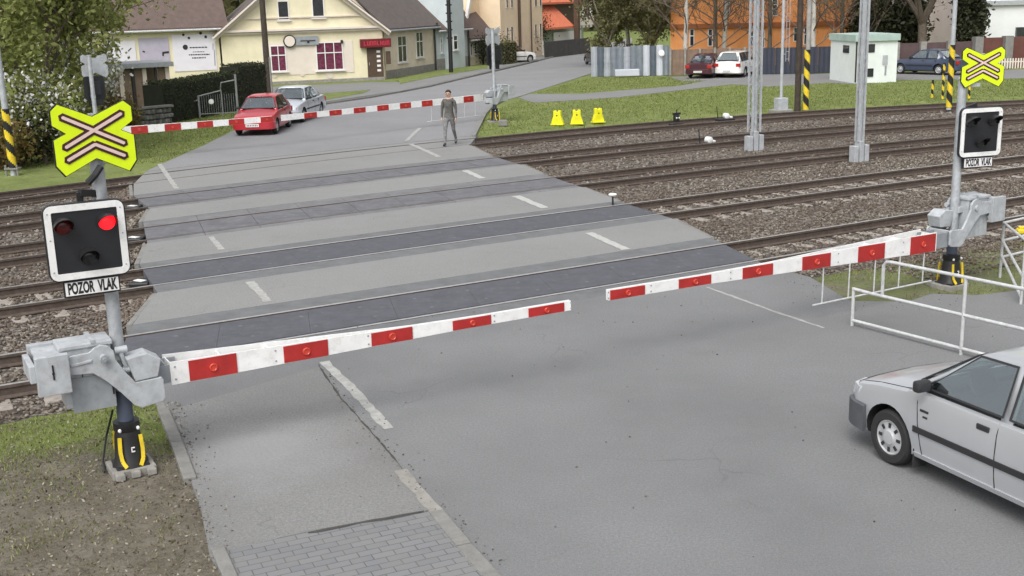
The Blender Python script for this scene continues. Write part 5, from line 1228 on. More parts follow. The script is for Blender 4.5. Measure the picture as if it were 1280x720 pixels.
# left wing
lw_ = House('long_cream_house', G(96, 118.5), G(281, 108.5), 'long cream building with white and lilac banners under a brown roof, left of the gable', 'house', back=.6); lw_.wm = M_CREAM
ezl = lw_.px(230, 30)[1]; lw_.wall(-3, lw_.W, ezl, 8, M_CREAM, 0); lw_.gable_roof(-3, lw_.W + .4, ezl + .05, ezl + 4.6, 8, M_ROOFB)
def banner(h, a, c, m_, nm='banner', lines=None):
    x0, z1 = h.px(*a); x1, z0 = h.px(*c); o = MB().box(((x0 + x1) / 2, -.02, (z0 + z1) / 2), (x1 - x0 - .02, .04, z1 - z0)).build(nm, m_, h.root)
    if lines:
        b = MB()
        for (la, lb, th) in lines:
            xa, za = h.px(*la); xb, zb = h.px(*lb); b.bar((xa, -.048, za), (xb, -.048, zb), .01, th, 0, up=(0, 0, 1)) if abs(xb - xa) > .02 else b.box((xa, -.048, (za + zb) / 2), (th, .01, abs(za - zb)))
        b.build('banner_ink', M_INK, o)
    return o
banner(lw_, (130, 52), (171.5, 80), M_BANNER, lines=[((160, 64), (164, 60), .06)])
banner(lw_, (172, 48), (213, 76), M_LILAC, lines=[((203, 66), (211, 65), .12), ((203.5, 66), (203.5, 70), .1), ((178, 64), (181, 65), .08)])
rows = []
rr_ = random.Random(5)
for yy, xa, xb in ((59.5, 237, 259), (65, 241, 255), (68.5, 236, 262), (72.5, 240, 257)):
    x_ = xa
    while x_ < xb: w__ = rr_.uniform(1.2, 3.4); rows.append(((x_, yy - (x_ - 237) * .03), (min(xb, x_ + w__), yy - (x_ - 237) * .03), .07 if yy != 65 else .04)); x_ += w__ + .8
rows += [((266, 54), (266, 62), .05), ((267.5, 62), (268.5, 82), .06), ((230, 60), (230, 58), .0)]
rows = [r for r in rows if r[2] > 0]
o = banner(lw_, (214, 44), (272, 87), M_BANNER, lines=rows)
b = MB()
for pxx, pyy, r_ in ((231.5, 59, .16), (229, 43.5, .08), (236, 47.5, .08), (250.5, 41.5, .09), (257, 46, .09)):
    x_, z_ = lw_.px(pxx, pyy); b.lathe((x_, -.04, z_), (0, -1, 0), [(0, r_), (.02, r_ * .9)], 14)
b.build('wall_ornament', M_INK, lw_.root)
x_, _ = lw_.px(277, 60); MB().tube([(x_, -.1, 0), (x_, -.1, ezl)], .05, 8).build('downpipe', M_GUT, lw_.root)
b = MB()
for pxx in (214, 246, 268): x_, z_ = lw_.px(pxx, 33); b.box((x_, -.2, z_), (.1, .1, .1))
# annex with flat roof
an = House('flat_roof_annex', G(126, 139), G(213, 133), 'small annex with a flat dark metal roof, brown panels and pale posts', 'annex'); za = an.px(170, 82)[1]; b = MB(); b.box((an.W / 2, 1.4, za + .05), (an.W + .5, 3.4, .14)).box((an.W / 2, -.32, za + .0), (an.W + .55, .06, .22)); b.build('flat_roof', M_GREYD, an.root)
M_BRP = mat('brown_panel', (.20, .15, .11), .8, 0, .15, 2); b = MB(); b.box((an.W / 2, 2.4, za / 2), (an.W, .1, za)); b.build('rear_wall', M_BRP, an.root)
b = MB(); n_ = 6
for q in range(n_): b.box((an.W * (q + .5) / n_, .05, za / 2), (an.W / n_ * .66, .05, za - .05)) if q not in (4,) else None
b.build('wall_panel', M_BRP, an.root)
for q in range(n_ + 1): MB().box((an.W * q / n_, 0, za / 2), (.12 if q % 2 else .2, .12, za)).build('post', M_GUT if q % 2 else M_CREAM2, an.root)
# houses up the street
pb = House('pale_blue_house', G(547, 88), G(585, 83), 'narrow pale blue house with a tall white middle bay behind the black pole', 'house'); pb.wm = M_PBLUE; e_ = pb.px(550, 33)[1]; pb.wall(0, pb.W, e_, 8, M_PBLUE); pb.gable_roof(0, pb.W, e_, e_ + 3.5, 8, M_ROOFB)
xa = pb.px(554, 40)[0]; xb = pb.px(573, 40)[0]; pb.wall(xa, xb, 9.5, 3, M_PBLUE, -.5, 'tall_bay'); pb.pwin((550, 47), (553, 66), nx=1); pb.pwin((566, 44), (572, 62), -.5, nx=1)
MB().box((pb.W / 2, -.03, .35), (pb.W, .08, .9)).build('plinth', M_CONC, pb.root)
for pxx in (583.5,): x_, _ = pb.px(pxx, 50); MB().tube([(x_, -.15, 0), (x_, -.15, e_)], .07, 8).build('downpipe', M_GUT, pb.root)
ch = House('small_cream_house', G(586, 82), G(616, 78.5), 'small cream house under a large mauve-brown roof, two narrow windows', 'house'); ch.wm = M_CREAM; e_ = ch.px(590, 44)[1]; ch.wall(0, ch.W, e_, 8, M_CREAM); ch.gable_roof(0, ch.W, e_, e_ + 4.2, 8, M_ROOFB)
ch.pwin((587, 54), (590, 70), nx=1, rows=()); ch.pwin((592.5, 52), (596, 68), nx=1, rows=()); x_, _ = ch.px(601, 50); MB().tube([(x_, -.15, 0), (x_, -.15, e_)], .07, 8).build('downpipe', M_GUT, ch.root)
gb = House('gabled_beige_house', G(606, 80), G(626, 77), 'beige house end with a steep white-edged gable beside the tall beige block', 'house', back=1.5); gb.wm = M_BEIGE; x_w = gb.W; b = MB(); b.plate([(0, -.1), (x_w, -.1), (x_w, 4.5), (x_w * .75, 8.5), (0, 3.2)], Matrix.Translation((0, 3, 0)) @ FR, 6); b.build('wall', M_BEIGE, gb.root)
MB().bar((-.3, -.1, 3.0), (x_w * .75, -.1, 8.6), .25, .22, 0, up=(0, 1, 0)).build('rake_board', M_WHITE, gb.root); MB().bar((-.3, 3, 3.15), (x_w * .75, 3, 8.75), 6.2, .15, 0, up=(0, 1, 0)).build('roof', M_ROOFB, gb.root)
tb = House('tall_beige_block', G(627, 77.5), G(679, 70), 'tall beige apartment block with dark downpipes and paired narrow windows', 'building'); tb.wm = M_BEIGE; tb.wall(0, tb.W, 10.5, 10, M_BEIGE)
for a, c in (((632, -2), (635, 10)), ((638, -2), (641, 10)), ((632.5, 34), (635.5, 55)), ((638, 33), (641.5, 54)), ((668, -2), (671, 9)), ((674, -2), (677, 8)), ((668, 30), (671, 48)), ((674, 29), (677, 47))): tb.pwin(a, c, nx=1, rows=(), sill=False, fm=M_CREAM2)
for pxx in (648.5, 663): x_, _ = tb.px(pxx, 50); MB().tube([(x_, -.12, 0), (x_, -.12, 10.4)], .13 if pxx < 650 else .06, 8).build('downpipe', M_DOOR, tb.root)
oh = House('orange_roof_house', G(678, 63), G(736, 56), 'house with a steep orange-red tiled roof, green ground floor and white-framed bay', 'house'); oh.wm = mat('pale_green_plaster', (.26, .31, .24), .9, 0, .1, 2)
e_ = oh.px(700, 34)[1]; oh.wall(0, oh.W, e_, 9, oh.wm, .6); r2 = oh.px(700, 9)[1]; b = MB(); xr_ = oh.px(712, 20)[0]
vs = [(-.3, -.5, e_ - .15), (xr_, -.5, e_ - .15), (xr_, 1.8, r2), (-.1, 1.8, r2)]; vs += [(x, y, z + .2) for x, y, z in vs]; b.add(vs, [(3, 2, 1, 0), (4, 5, 6, 7), (0, 1, 5, 4), (1, 2, 6, 5), (2, 3, 7, 6), (3, 0, 4, 7)]); b.build('roof', M_ROOFO, oh.root)
oh.wall(0, oh.W, r2 + .4, 7, M_DOOR, 1.7, 'upper_wall', e_); b = MB(); vs = [(-.5, 1.0, r2 + .3), (oh.W + .5, 1.0, r2 + .3), (oh.W + .5, 5, r2 + 3.5), (-.5, 5, r2 + 3.5)]; vs += [(x, y, z + .2) for x, y, z in vs]; b.add(vs, [(3, 2, 1, 0), (4, 5, 6, 7), (0, 1, 5, 4), (1, 2, 6, 5), (2, 3, 7, 6), (3, 0, 4, 7)]); b.build('upper_roof', M_ROOFO, oh.root)
b = MB(); b.box(((xr_ + oh.W) / 2, -.6, e_ + .5), (oh.W - xr_, .1, .9)); bay = b.build('balcony_panel', M_CREAM2, oh.root); b = MB()
for q in range(5): x_ = xr_ + (oh.W - xr_) * (q + .5) / 5; b.box((x_, -.5, (r2 + e_) / 2), (.18 if q % 2 else .4, .1, r2 - e_ + .4))
b.build('timber_frame', M_WFR, oh.root); MB().box((oh.W * .62, .5, e_ - 1.), (oh.W * .6, .1, 1.)).build('window_band', M_WFR, oh.root); MB().box((xr_, -.8, 4.2), (.5, .5, 8.6)).build('corner_post', M_DOOR, oh.root)
ob = House('orange_building', G(838, 82), G(1062, 80), 'long bright orange building behind the bare birches', 'building'); ob.wm = M_ORANGE; ob.wall(0, ob.W, 12, 10, M_ORANGE)
z_ = ob.px(950, 31)[1]; MB().box((ob.W / 2, -.1, z_), (ob.W, .2, .3)).build('string_course', mat('dark_orange_trim', (.32, .11, .04), .9), ob.root); b = MB()
for a, c in (((885, 36), (891, 58)), ((936, 38), (942, 58)), ((951, 38), (956, 60)), ((992, 34), (998, 52)), ((905, -4), (912, 20)), ((965, -4), (972, 20)), ((1005, 34), (1011, 56)), ((862, 36), (868, 58))): ob.pwin(a, c, nx=1, rows=(.6,), sill=False)
wb_ = House('white_arched_building', G(1095, 64), G(1222, 62), 'white building with a dark arched opening behind the trees', 'building'); wb_.wm = M_WPL; wb_.wall(0, wb_.W, wb_.px(1180, 11)[1], 8, M_WPL); b = MB(); cx_, cz_ = wb_.px(1177, 36); rad = abs(wb_.px(1188, 36)[0] - cx_); pl = [(cx_ + rad * math.cos(R(a)), cz_ + rad * math.sin(R(a))) for a in range(0, 181, 12)] + [(cx_ - rad, cz_ - rad * .9), (cx_ + rad, cz_ - rad * .9)]
b.plate(pl, Matrix.Translation((0, -.02, 0)) @ FR, .1); b.build('arched_opening', M_PANE, wb_.root); x0, z0 = wb_.px(1160, 22); MB().box((wb_.W * .65, -.08, z0), (wb_.W * .7, .2, .25)).build('string_course', M_GREYD, wb_.root)
zt_ = wb_.px(1180, 11)[1]; MB().box((wb_.W / 2, 3, zt_ + .1), (wb_.W + .8, 8.5, .25)).build('eaves', M_GUT, wb_.root); wb_.wall(0, wb_.W, zt_ + 4.5, 7, M_WPL, .8, 'upper_wall', zt_ + .2)
ww = House('white_hall', G(1216, 76), G(1330, 72), 'plain white hall with a pale roof edge at the upper right corner', 'building'); ww.wm = M_WPL; ww.wall(0, ww.W + 12, 12, 14, M_WPL); zr = ww.px(1240, 4)[1]; MB().box((ww.W / 2 + 6, -.08, zr), (ww.W + 12.4, .25, .3)).build('ledge', M_GALVL, ww.root)
x0, z1 = ww.px(1262, 40); MB().box((x0 + 3, -.05, z1 - .1), (5.2, .3, .8)).build('low_window', M_PANE, ww.root)
# the white technical hut
hc = G(1068, 104); hl = G(1037, 99); hr = G(1120, 102)
hh_ = ZAT(hc, 52); hut = empty('technical_hut', hc, 0, 'small white equipment hut with a pale teal roof edge and small square windows', 'hut'); dl = Vector((hl.x - hc.x, hl.y - hc.y)); dr_ = Vector((hr.x - hc.x, hr.y - hc.y))
c0 = Vector((0, 0)); far_ = dl + dr_; M_HUT = mat('hut_white', (.66, .70, .68), .8, 0, .05, 1.5, dirt=.2, dirt_rgb=(.42, .44, .42)); M_TEAL = mat('pale_teal', (.34, .44, .40), .7, 0, .1, 2)
MB().prism([c0, dr_, far_, dl], -.1, hh_).build('wall', M_HUT, hut)
e = .14; ctr = far_ / 2; MB().prism([ctr + (p - ctr) * 1.07 for p in (c0, dr_, far_, dl)], hh_, hh_ + .34).build('roof', M_TEAL, hut)
def hutwin(d0, t0, t1, py0, py1, nm='window', m_=M_PANE):
    nn = Vector((d0.y, -d0.x)).normalized()
    if (Vector((hc.x, hc.y)) + nn).length > Vector((hc.x, hc.y)).length: nn = -nn
    a, b2 = d0 * t0, d0 * t1; zt__ = ZAT(hc + Vector((*((a + b2) / 2), 0)), py0); zb__ = ZAT(hc + Vector((*((a + b2) / 2), 0)), py1)
    MB().prism([a - nn * .01, b2 - nn * .01, b2 + nn * .03, a + nn * .03], zb__, zt__).build(nm, m_, hut)
hutwin(dl, .25, .48, 56.5, 66); hutwin(dr_, .30, .45, 55, 65.5); hutwin(dr_, .29, .44, 85.5, 96); hutwin(dr_, .65, .77, 69, 81, 'notice', M_GALVL); hutwin(dr_, .71, .75, 82, 94, 'meter', M_GREYD); hutwin(dr_, .0, .035, 52, 103, 'downpipe', M_GUT); hutwin(dr_, .20, .23, 52, 103, 'downpipe', M_GUT)

# ------------------------------------------------------------------ fences and walls
def panel_fence(name, a, c, ht, label, mats, n, cat='fence', top=None, posts=None, corr=.03, th=.05, pname='panel', jitter=0.):
    root = empty(name, a, math.atan2(c.y - a.y, c.x - a.x), label, cat); L = (c - a).length; rr_ = random.Random(int(L * 100))
    for k in range(n):
        x0, x1 = L * k / n, L * (k + 1) / n - .02; hk = ht + rr_.uniform(-jitter, jitter); m_ = mats[k % len(mats)]
        b = MB(); nn = max(2, int((x1 - x0) / .12)); F_ = []; vs = []
        for q in range(nn + 1):
            x = x0 + (x1 - x0) * q / nn; y = corr * (1 if q % 2 else -1)
            for yy, z in ((y, .0), (y + th, .0), (y + th, hk), (y, hk)): vs.append((x, yy, z))
        fs = [(0, 1, 2, 3), (4 * nn, 4 * nn + 3, 4 * nn + 2, 4 * nn + 1)]
        for q in range(nn):
            for j in range(4): fs.append((4 * q + j, 4 * q + (j + 1) % 4, 4 * q + 4 + (j + 1) % 4, 4 * q + 4 + j))
        b.add(vs, fs); b.build(pname, m_, root)
    if posts:
        for k in range(n + 1): MB().box((L * k / n, -.08, (ht + .08) / 2), (posts[0], posts[0], ht + .08)).build('post', posts[1], root)
    return root
M_CGREY = mat('corrugated_grey', (.19, .215, .25), .6, .2, .15, 2, dirt=.3, dirt_rgb=(.12, .12, .13)); M_CGREY2 = mat('corrugated_light', (.34, .36, .40), .6, .2, .15, 2, dirt=.3); M_CDARK = mat('corrugated_dark', (.10, .12, .15), .6, .2, .15, 2); M_CWHITE = mat('corrugated_white', (.46, .48, .54), .6, 0, .06, 2)
pa, pc = G(739, 96), G(837, 94); hf = ZAT(G(790, 95), 57.5)
panel_fence('corrugated_fence', pa, pc, hf, 'fence of mismatched grey and white corrugated metal sheets', [M_CGREY2, M_CDARK, M_CGREY2, M_CGREY, M_CGREY, M_CGREY2, M_CGREY, M_CGREY, M_CWHITE, M_CDARK, M_CWHITE, M_CGREY], 12, jitter=.05)
o = MB().bbox((0, 0, .25), (1.5, .3, .42), .04).build('planter_box', M_CWHITE); o.location = G(784, 96); tag(o, 'low white box lying at the foot of the corrugated fence', 'box')
o = MB().lathe((0, 0, 0), (.3, -1, .2), [(0, .19), (.04, .20), (.06, .12)], 20).tube([(0, .1, -1.3), (0, .1, .1)], .04, 8).build('satellite_dish', M_WHITE); o.location = G(826, 94) + Vector((0, -.25, 1.35)); tag(o, 'white satellite dish on a short pole against the corrugated fence', 'satellite dish')
M_BRF = mat('brown_board', (.19, .13, .095), .85, 0, .2, 3); M_NAVY = mat('dark_navy_sheet', (.028, .033, .05), .6, 0, .15, 3); M_RBW = mat('red_brown_wall', (.085, .055, .055), .85, 0, .15, 2); M_RBW2 = mat('brick_red_wall', (.115, .045, .035), .85, 0, .15, 2)
panel_fence('brown_fence', G(838, 94), G(949, 92), ZAT(G(890, 93), 61), 'brown board fence behind the parked dark red and white cars', [M_BRF], 6, corr=.012, posts=(.12, M_CONC))
panel_fence('navy_fence', G(951, 93), G(1040, 91), ZAT(G(990, 92), 59), 'dark navy metal fence left of the white hut', [M_NAVY], 5, corr=.02)
panel_fence('brown_wall', G(1118, 89), G(1218, 86), ZAT(G(1160, 88), 53.5), 'dark red-brown wall behind the blue-grey saloon', [M_RBW], 3, cat='wall', corr=0., th=.2, posts=(.35, M_CONC))
panel_fence('red_brown_wall', G(1219, 86), G(1330, 82), ZAT(G(1260, 84), 46), 'taller red-brown wall with pale pillars at the right end', [M_RBW2], 3, cat='wall', corr=0., th=.2, posts=(.5, M_CONCL))
pk = empty('picket_fence', G(1236, 86), 0, 'low white picket fence in front of the red-brown wall', 'fence'); d_ = G(1310, 84) - G(1236, 86); b = MB()
for q in range(22): b.box((d_.x * q / 22, d_.y * q / 22 - .3, .3), (.07, .04, .6))
b.bar((0, -.27, .4), (d_.x, d_.y - .27, .4), .03, .06); b.build('pickets', M_CREAM2, pk)
panel_fence('dark_street_fence', G(681, 73), G(738, 66), 1.35, 'dark grey fence along the street in front of the orange-roofed house', [mat('dark_fence', (.06, .058, .056), .85, 0, .2, 2)], 4, corr=.01)
for px_, py_, t_, lb in ((677.5, 70, 51, 'white gate post next to the parked white hatchback'), (725, 65, 50, 'white gate post at the upper end of the dark fence')):
    p = G(px_, py_); o = MB().bbox((0, 0, .5 * ZAT(p, t_)), (.3, .3, ZAT(p, t_)), .03).build('gate_post', M_WHITE); o.location = p; tag(o, lb, 'post', 'white gate posts on the upper street')
# garden fence, gate, wall and bins by the hedge
gp = G(218, 152); g_ = empty('garden_gate', G(250, 147), math.atan2(.35, 1), 'wire garden gate with a stepped top and a small white plate', 'gate'); b = MB()
Pg = [(0, .95), (1.0, 1.15), (1.05, 1.5), (1.7, 1.6)]; b.tube([(x, 0, z) for x, z in Pg], .03, 6); b.tube([(0, 0, 0), (0, 0, .98)], .04, 6).tube([(1.7, 0, 0), (1.7, 0, 1.85)], .05, 6).tube([(1.02, 0, 0), (1.02, 0, 1.2)], .025, 6).tube([(-1.6, 0, .25), (0, 0, .8)], .025, 6).tube([(0, 0, .15), (1.7, 0, .15)], .02, 6); b.build('gate_frame', mat('grey_tube', (.22, .225, .22), .6, .1, .1, 6), g_)
b = MB()
for q in range(17): b.box((.05 + q * .1, 0, .55), (.010, .008, .9))
b.build('wire_mesh', M_GREYD, g_); MB().lathe((.55, -.03, .68), (0, -1, 0), [(0, .12), (.02, .11)], 16).build('plate', M_WHITE, g_)
b = MB(); rr_ = random.Random(9); a = G(160, 160); c = G(213, 154); d_ = (c - a)
for q in range(60): t = rr_.random(); z = rr_.choice((.12, .35, .58)); b.bbox((d_.x * t, d_.y * t - .0, z), (rr_.uniform(.2, .38), .34, rr_.uniform(.16, .23)), .04, rr_.randrange(2))
b.bar((-.1, 0, .76), (d_.x + .1, d_.y, .76), .42, .08, 1); o = b.build('stone_wall', [mat('field_stone', (.12, .125, .11), .9, 0, .35, 5, .4), M_CONCL]); o.location = a; tag(o, 'low rough stone garden wall with pale capping beside the annex', 'wall')
for px_, lb in ((318, 'blue waste bin, the left of two behind the red car'), (327, 'dark blue waste bin next to the wooden pole')):
    o = MB().bbox((0, 0, .55), (.55, .6, 1.0), .05).bbox((0, -.02, 1.1), (.62, .68, .1), .03, 1).tube([(-.25, .28, .08), (.25, .28, .08)], .1, 10, 1).build('waste_bin', [mat('bin_blue' + str(px_), (.035, .06, .13) if px_ == 318 else (.02, .03, .055), .5), M_BLACK]); o.location = G(px_, 127); tag(o, lb, 'bin')

# ------------------------------------------------------------------ plants
M_TWIG = mat('twigs', (.13, .10, .08), .9, 0, .25, 6)
def leaf_cards(centers, size, rs, flat=.0, aspect=1.6):
    """one leaf-shaped face per centre, random orientation"""
    n_ = len(centers); u = rs.normal(0, 1, (n_, 3)); u /= np.linalg.norm(u, axis=1)[:, None]; v = rs.normal(0, 1, (n_, 3)); v -= u * (u * v).sum(1)[:, None]; v /= np.linalg.norm(v, axis=1)[:, None]
    s_ = size * rs.uniform(.55, 1.3, n_)[:, None]; a = u * s_ * aspect / 2; b_ = v * s_ / 2
    V = np.stack([centers - a, centers + b_ * .9, centers + a, centers - b_ * .9], 1).reshape(-1, 3); F = np.arange(n_ * 4).reshape(-1, 4); return V, F
def clumps(tips, per, spread, rs):
    t = np.array(tips); c = np.repeat(t, per, 0); return c + rs.normal(0, 1, c.shape) * spread
def grow(b, p, d, L, r, lev, tips, rnd, droop=0., split=(2, 4), mi=0, up=.25, fork=.56):
    mi = 1 if r < .06 else 0
    seg = 3; pts = [p]; q = p; dd = d
    for k in range(seg):
        dd = (dd + Vector((rnd.uniform(-1, 1), rnd.uniform(-1, 1), rnd.uniform(-1, 1))) * .16 + Vector((0, 0, up * .2 - droop))).normalized(); q = q + dd * L / seg; pts.append(q)
    b.tube(pts, [r * (1 - .38 * k / seg) for k in range(seg + 1)], 6 if r > .03 else 4, mi, cap=False)
    if lev == 0: tips += pts[1:]; return
    if lev <= 2: tips += pts[2:]
    for k in range(rnd.randint(*split)):
        t = rnd.uniform(.45, 1.) if k else 1.; base = pts[min(seg, max(1, round(t * seg)))]; ax = Vector((rnd.uniform(-1, 1), rnd.uniform(-1, 1), rnd.uniform(-.2, .8))).normalized()
        grow(b, base, (dd + ax * rnd.uniform(.5, 1.05)).normalized(), L * rnd.uniform(.58, .82), r * fork, lev - 1, tips, rnd, droop, split, mi, up, fork)
def tree(name, base, h, label, bark, leaf=None, per=14, spread=.35, lsize=.14, lev=4, trunk_r=.14, th=.35, seed=1, group=None, cat='tree', droop=0., split=(2, 4), extra=None, trunk_name='trunk', vol=None, leader=0):
    root = empty(name, base, 0, label, cat, group); rnd = random.Random(seed); b = MB(); tips = []
    if leader:
        lx, ly = rnd.uniform(-.5, .5), rnd.uniform(-.5, .5); P = [Vector((lx * (t ** 1.5) + rnd.uniform(-.06, .06), ly * t, h * t - .1 * (t == 0))) for t in np.linspace(0, 1, 9)]
        b.tube(P, [trunk_r * (1.1 - .95 * k / 8) for k in range(9)], 10, cap=False)
        for k in range(leader):
            t = .10 + .85 * k / leader; p = P[int(t * 8)].lerp(P[min(8, int(t * 8) + 1)], t * 8 % 1); a = k * 2.4 + rnd.uniform(-.4, .4)
            grow(b, p, Vector((math.cos(a) * .8, math.sin(a) * .8, rnd.uniform(.35, .9))).normalized(), h * .17 * (1.1 - .5 * t), min(.05, trunk_r * .3), 3, tips, rnd, droop, split)
        b.build(trunk_name, [bark, M_TWIG], root, True)
        if leaf: rs = np.random.default_rng(seed); c = clumps([tuple(t) for t in tips], per, spread, rs); V, F = leaf_cards(c, lsize, rs); npmesh('crown', V, F, leaf, root)
        return root
    top = Vector((rnd.uniform(-.2, .2), rnd.uniform(-.2, .2), h * th)); b.tube([(0, 0, -.1), top * .5 + Vector((rnd.uniform(-.1, .1), 0, 0)), top], [trunk_r * 1.15, trunk_r, trunk_r * .85], 10, cap=False)
    for k in range(rnd.randint(4, 5)):
        a = k * 2 * PI / 4.5 + rnd.uniform(-.4, .4); grow(b, top * rnd.uniform(.75, 1.), Vector((math.cos(a) * .55, math.sin(a) * .55, 1)).normalized(), h * (1 - th) * .36, trunk_r * .6, lev - 1, tips, rnd, droop, split)
    b.build(trunk_name, [bark, M_TWIG], root, True)
    if leaf:
        rs = np.random.default_rng(seed); c = clumps([tuple(t) for t in tips], per, spread, rs)
        if vol:
            (zl, zh, rad, ncl, per2) = vol; u_ = rs.normal(0, 1, (ncl, 3)); u_ /= np.linalg.norm(u_, axis=1)[:, None]; u_ *= (rs.uniform(.25, 1., ncl) ** .5)[:, None]
            cc = u_ * np.array([rad, rad, (zh - zl) / 2]) + np.array([0, 0, (zl + zh) / 2]); sg = rs.uniform(.14, .36, ncl) * rad / 2.2
            c2 = np.repeat(cc, per2, 0) + rs.normal(0, 1, (ncl * per2, 3)) * np.repeat(sg, per2)[:, None] * np.array([1, 1, .8]); c2 = c2[c2[:, 2] > .05]; c = np.concatenate([c, c2])
        V, F = leaf_cards(c, lsize, rs); npmesh('crown', V, F, leaf, root)
        if extra: c = clumps([tuple(t) for t in tips], extra[1], spread * 1.1, rs); V, F = leaf_cards(c, extra[2], rs, aspect=1.); npmesh('blossom', V, F, extra[0], root)
    return root
L_GREEN = leafmat('young_leaves', [(.15, .17, .055), (.24, .27, .085), (.35, .385, .13), (.48, .50, .22)], .55); L_OLIVE = leafmat('olive_leaves', [(.13, .125, .058), (.18, .175, .08), (.23, .22, .10), (.29, .27, .14)], .45); L_BLOS = leafmat('white_blossom', [(.6, .6, .58), (.75, .74, .76)], .3)
L_DARK = leafmat('dark_hedge_leaves', [(.022, .026, .014), (.04, .045, .022), (.062, .068, .034)], .15); L_HEDGE = leafmat('hedge_leaves', [(.022, .026, .012), (.038, .046, .02), (.065, .08, .03)], .12); L_RUST = leafmat('rusty_twigs', [(.14, .09, .03), (.20, .14, .05), (.15, .17, .05)])
GT = 'leafy trees at the left edge'
tree('leafy_tree', G(60, 196), 8.5, 'fresh green tree behind the striped pole, filling the upper left', M_BARK, L_GREEN, 12, .36, .13, 4, .13, .22, 11, GT, vol=(.6, 8.4, 2.5, 120, 62))
tree('leafy_tree', G(112, 168), 9.5, 'fresh green tree overhanging the brown roof near the annex', M_BARK, L_GREEN, 10, .42, .14, 4, .13, .25, 12, GT, vol=(2.4, 9, 2.2, 75, 62))
tree('leafy_tree', G(-10, 185), 8.5, 'fresh green tree at the very left edge with white blossom', M_BARK, L_GREEN, 10, .40, .13, 4, .13, .22, 13, GT, extra=(L_BLOS, 2, .13), vol=(.5, 8, 2.4, 95, 62))
tree('leafy_tree', Vector((-21, 21.5, 0)), 7.5, 'leafy tree outside the left edge, seen only mirrored in the silver car window', M_BARK, L_GREEN, 14, .40, .15, 4, .15, .3, 17, GT)
tree('leafy_tree', G(20, 150), 11, 'taller green tree standing farther back at the left', M_BARK, L_GREEN, 12, .5, .2, 4, .18, .2, 14, GT, vol=(1, 11, 3.2, 140, 90))
tree('blossoming_tree', G(112, 172), 4.4, 'small white-blossoming tree beside the annex roof', M_BARK, L_GREEN, 5, .26, .10, 3, .08, .22, 15, None, extra=(L_BLOS, 16, .12))
tree('blossoming_tree', G(58, 203), 3.6, 'white-blossoming bush under the green trees', M_BARK, L_GREEN, 14, .30, .11, 3, .07, .18, 16, None, extra=(L_BLOS, 10, .11))
def bush(name, base, r, h, label, leaf, n=1800, size=.09, seed=3, group=None, cat='bush'):
    root = empty(name, base, 0, label, cat, group); rs = np.random.default_rng(seed); rnd = random.Random(seed); b = MB(); tips = []
    for k in range(9): a = rnd.uniform(0, 2 * PI); e = Vector((math.cos(a) * r * .7, math.sin(a) * r * .7, h * rnd.uniform(.6, 1.))); b.tube([(0, 0, -.05), e * .5 + Vector((0, 0, .1)), e], [.025, .018, .008], 5, cap=False); tips += [e * t for t in (.4, .6, .8, .95)]
    b.build('stems', M_BARK, root); t = np.array([tuple(q) for q in tips]); c = t[rs.integers(0, len(t), n)] + rs.normal(0, 1, (n, 3)) * np.array([r * .28, r * .28, h * .14]); c[:, 2] = np.abs(c[:, 2]); V, F = leaf_cards(c, size, rs); npmesh('foliage', V, F, leaf, root); return root
for k, (px_, py_, r, h_, lf, lb) in enumerate(((30, 205, 1.3, 1.6, L_HEDGE, 'dark undergrowth bush right behind the striped pole'), (82, 196, 1.3, 1.7, L_GREEN, 'light green bush left of the far barrier mast'), (138, 168, 1.0, 1.35, L_RUST, 'rusty green shrub in front of the annex'), (158, 165, .6, .9, L_RUST, 'smaller rusty shrub by the stone wall'), (2, 210, 1.2, 1.5, L_RUST, 'rusty bush at the left picture edge beside the pole'),
        (662, 71, 1.0, 2.2, L_DARK, 'dark bush beside the white hatchback'), (670, 69, 1.3, 3.3, L_DARK, 'taller dark conifer-like bush before the beige block'), (615, 80, 1.6, 2.2, L_DARK, 'dark bush behind the far barrier mast'))): bush('bush', G(px_, py_), r, h_, lb, lf, 2600, .10, 30 + k)
def hedge(name, pts, hts, wd, label, leaf, dens=420, size=.06):
    root = empty(name, pts[0], 0, label, 'hedge'); o_ = pts[0]; b = MB(); C = []
    rs = np.random.default_rng(5)
    for i in range(len(pts) - 1):
        a, c = pts[i] - o_, pts[i + 1] - o_; L = (c - a).length; x = (c - a) / L; y = Vector((-x.y, x.x, 0)); h0, h1 = hts[i]
        vs = []
        for p, hh in ((a, h0), (c, h1)):
            for s1, z in ((0, -.05), (1, -.05), (1, hh - .06), (0, hh - .06)): q = p + y * (wd * s1); vs.append((q.x, q.y, z))
        b.add(vs, [(0, 1, 2, 3), (7, 6, 5, 4), (0, 4, 5, 1), (1, 5, 6, 2), (2, 6, 7, 3), (3, 7, 4, 0)])
        n_ = int(L * 2.4 * dens); t = rs.uniform(-.01, 1.01, n_); f = rs.random(n_); hh = h0 + (h1 - h0) * t
        yy = np.where(f < .62, rs.normal(0, .04, n_), rs.uniform(0, wd, n_)); zz = np.where(f < .62, rs.uniform(0, 1, n_) * hh, hh + rs.normal(0, .04, n_)); base_ = np.array([a.x, a.y, 0])[None] + np.outer(t * L, np.array([x.x, x.y, 0])) + np.outer(yy, np.array([y.x, y.y, 0])); base_[:, 2] = zz; C.append(base_)
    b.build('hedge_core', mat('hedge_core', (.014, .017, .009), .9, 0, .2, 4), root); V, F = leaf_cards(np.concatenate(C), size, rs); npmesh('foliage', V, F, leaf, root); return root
hp = [G(207, 154), G(258, 145), G(302, 137), G(335, 130)]
hedge('trimmed_hedge', [hp[0], hp[1], hp[2]], [(ZAT(hp[0], 105), ZAT(hp[1], 97)), (ZAT(hp[1], 97), ZAT(hp[2], 90))], 1.0, 'long dark trimmed hedge in front of the bannered wall', L_HEDGE)
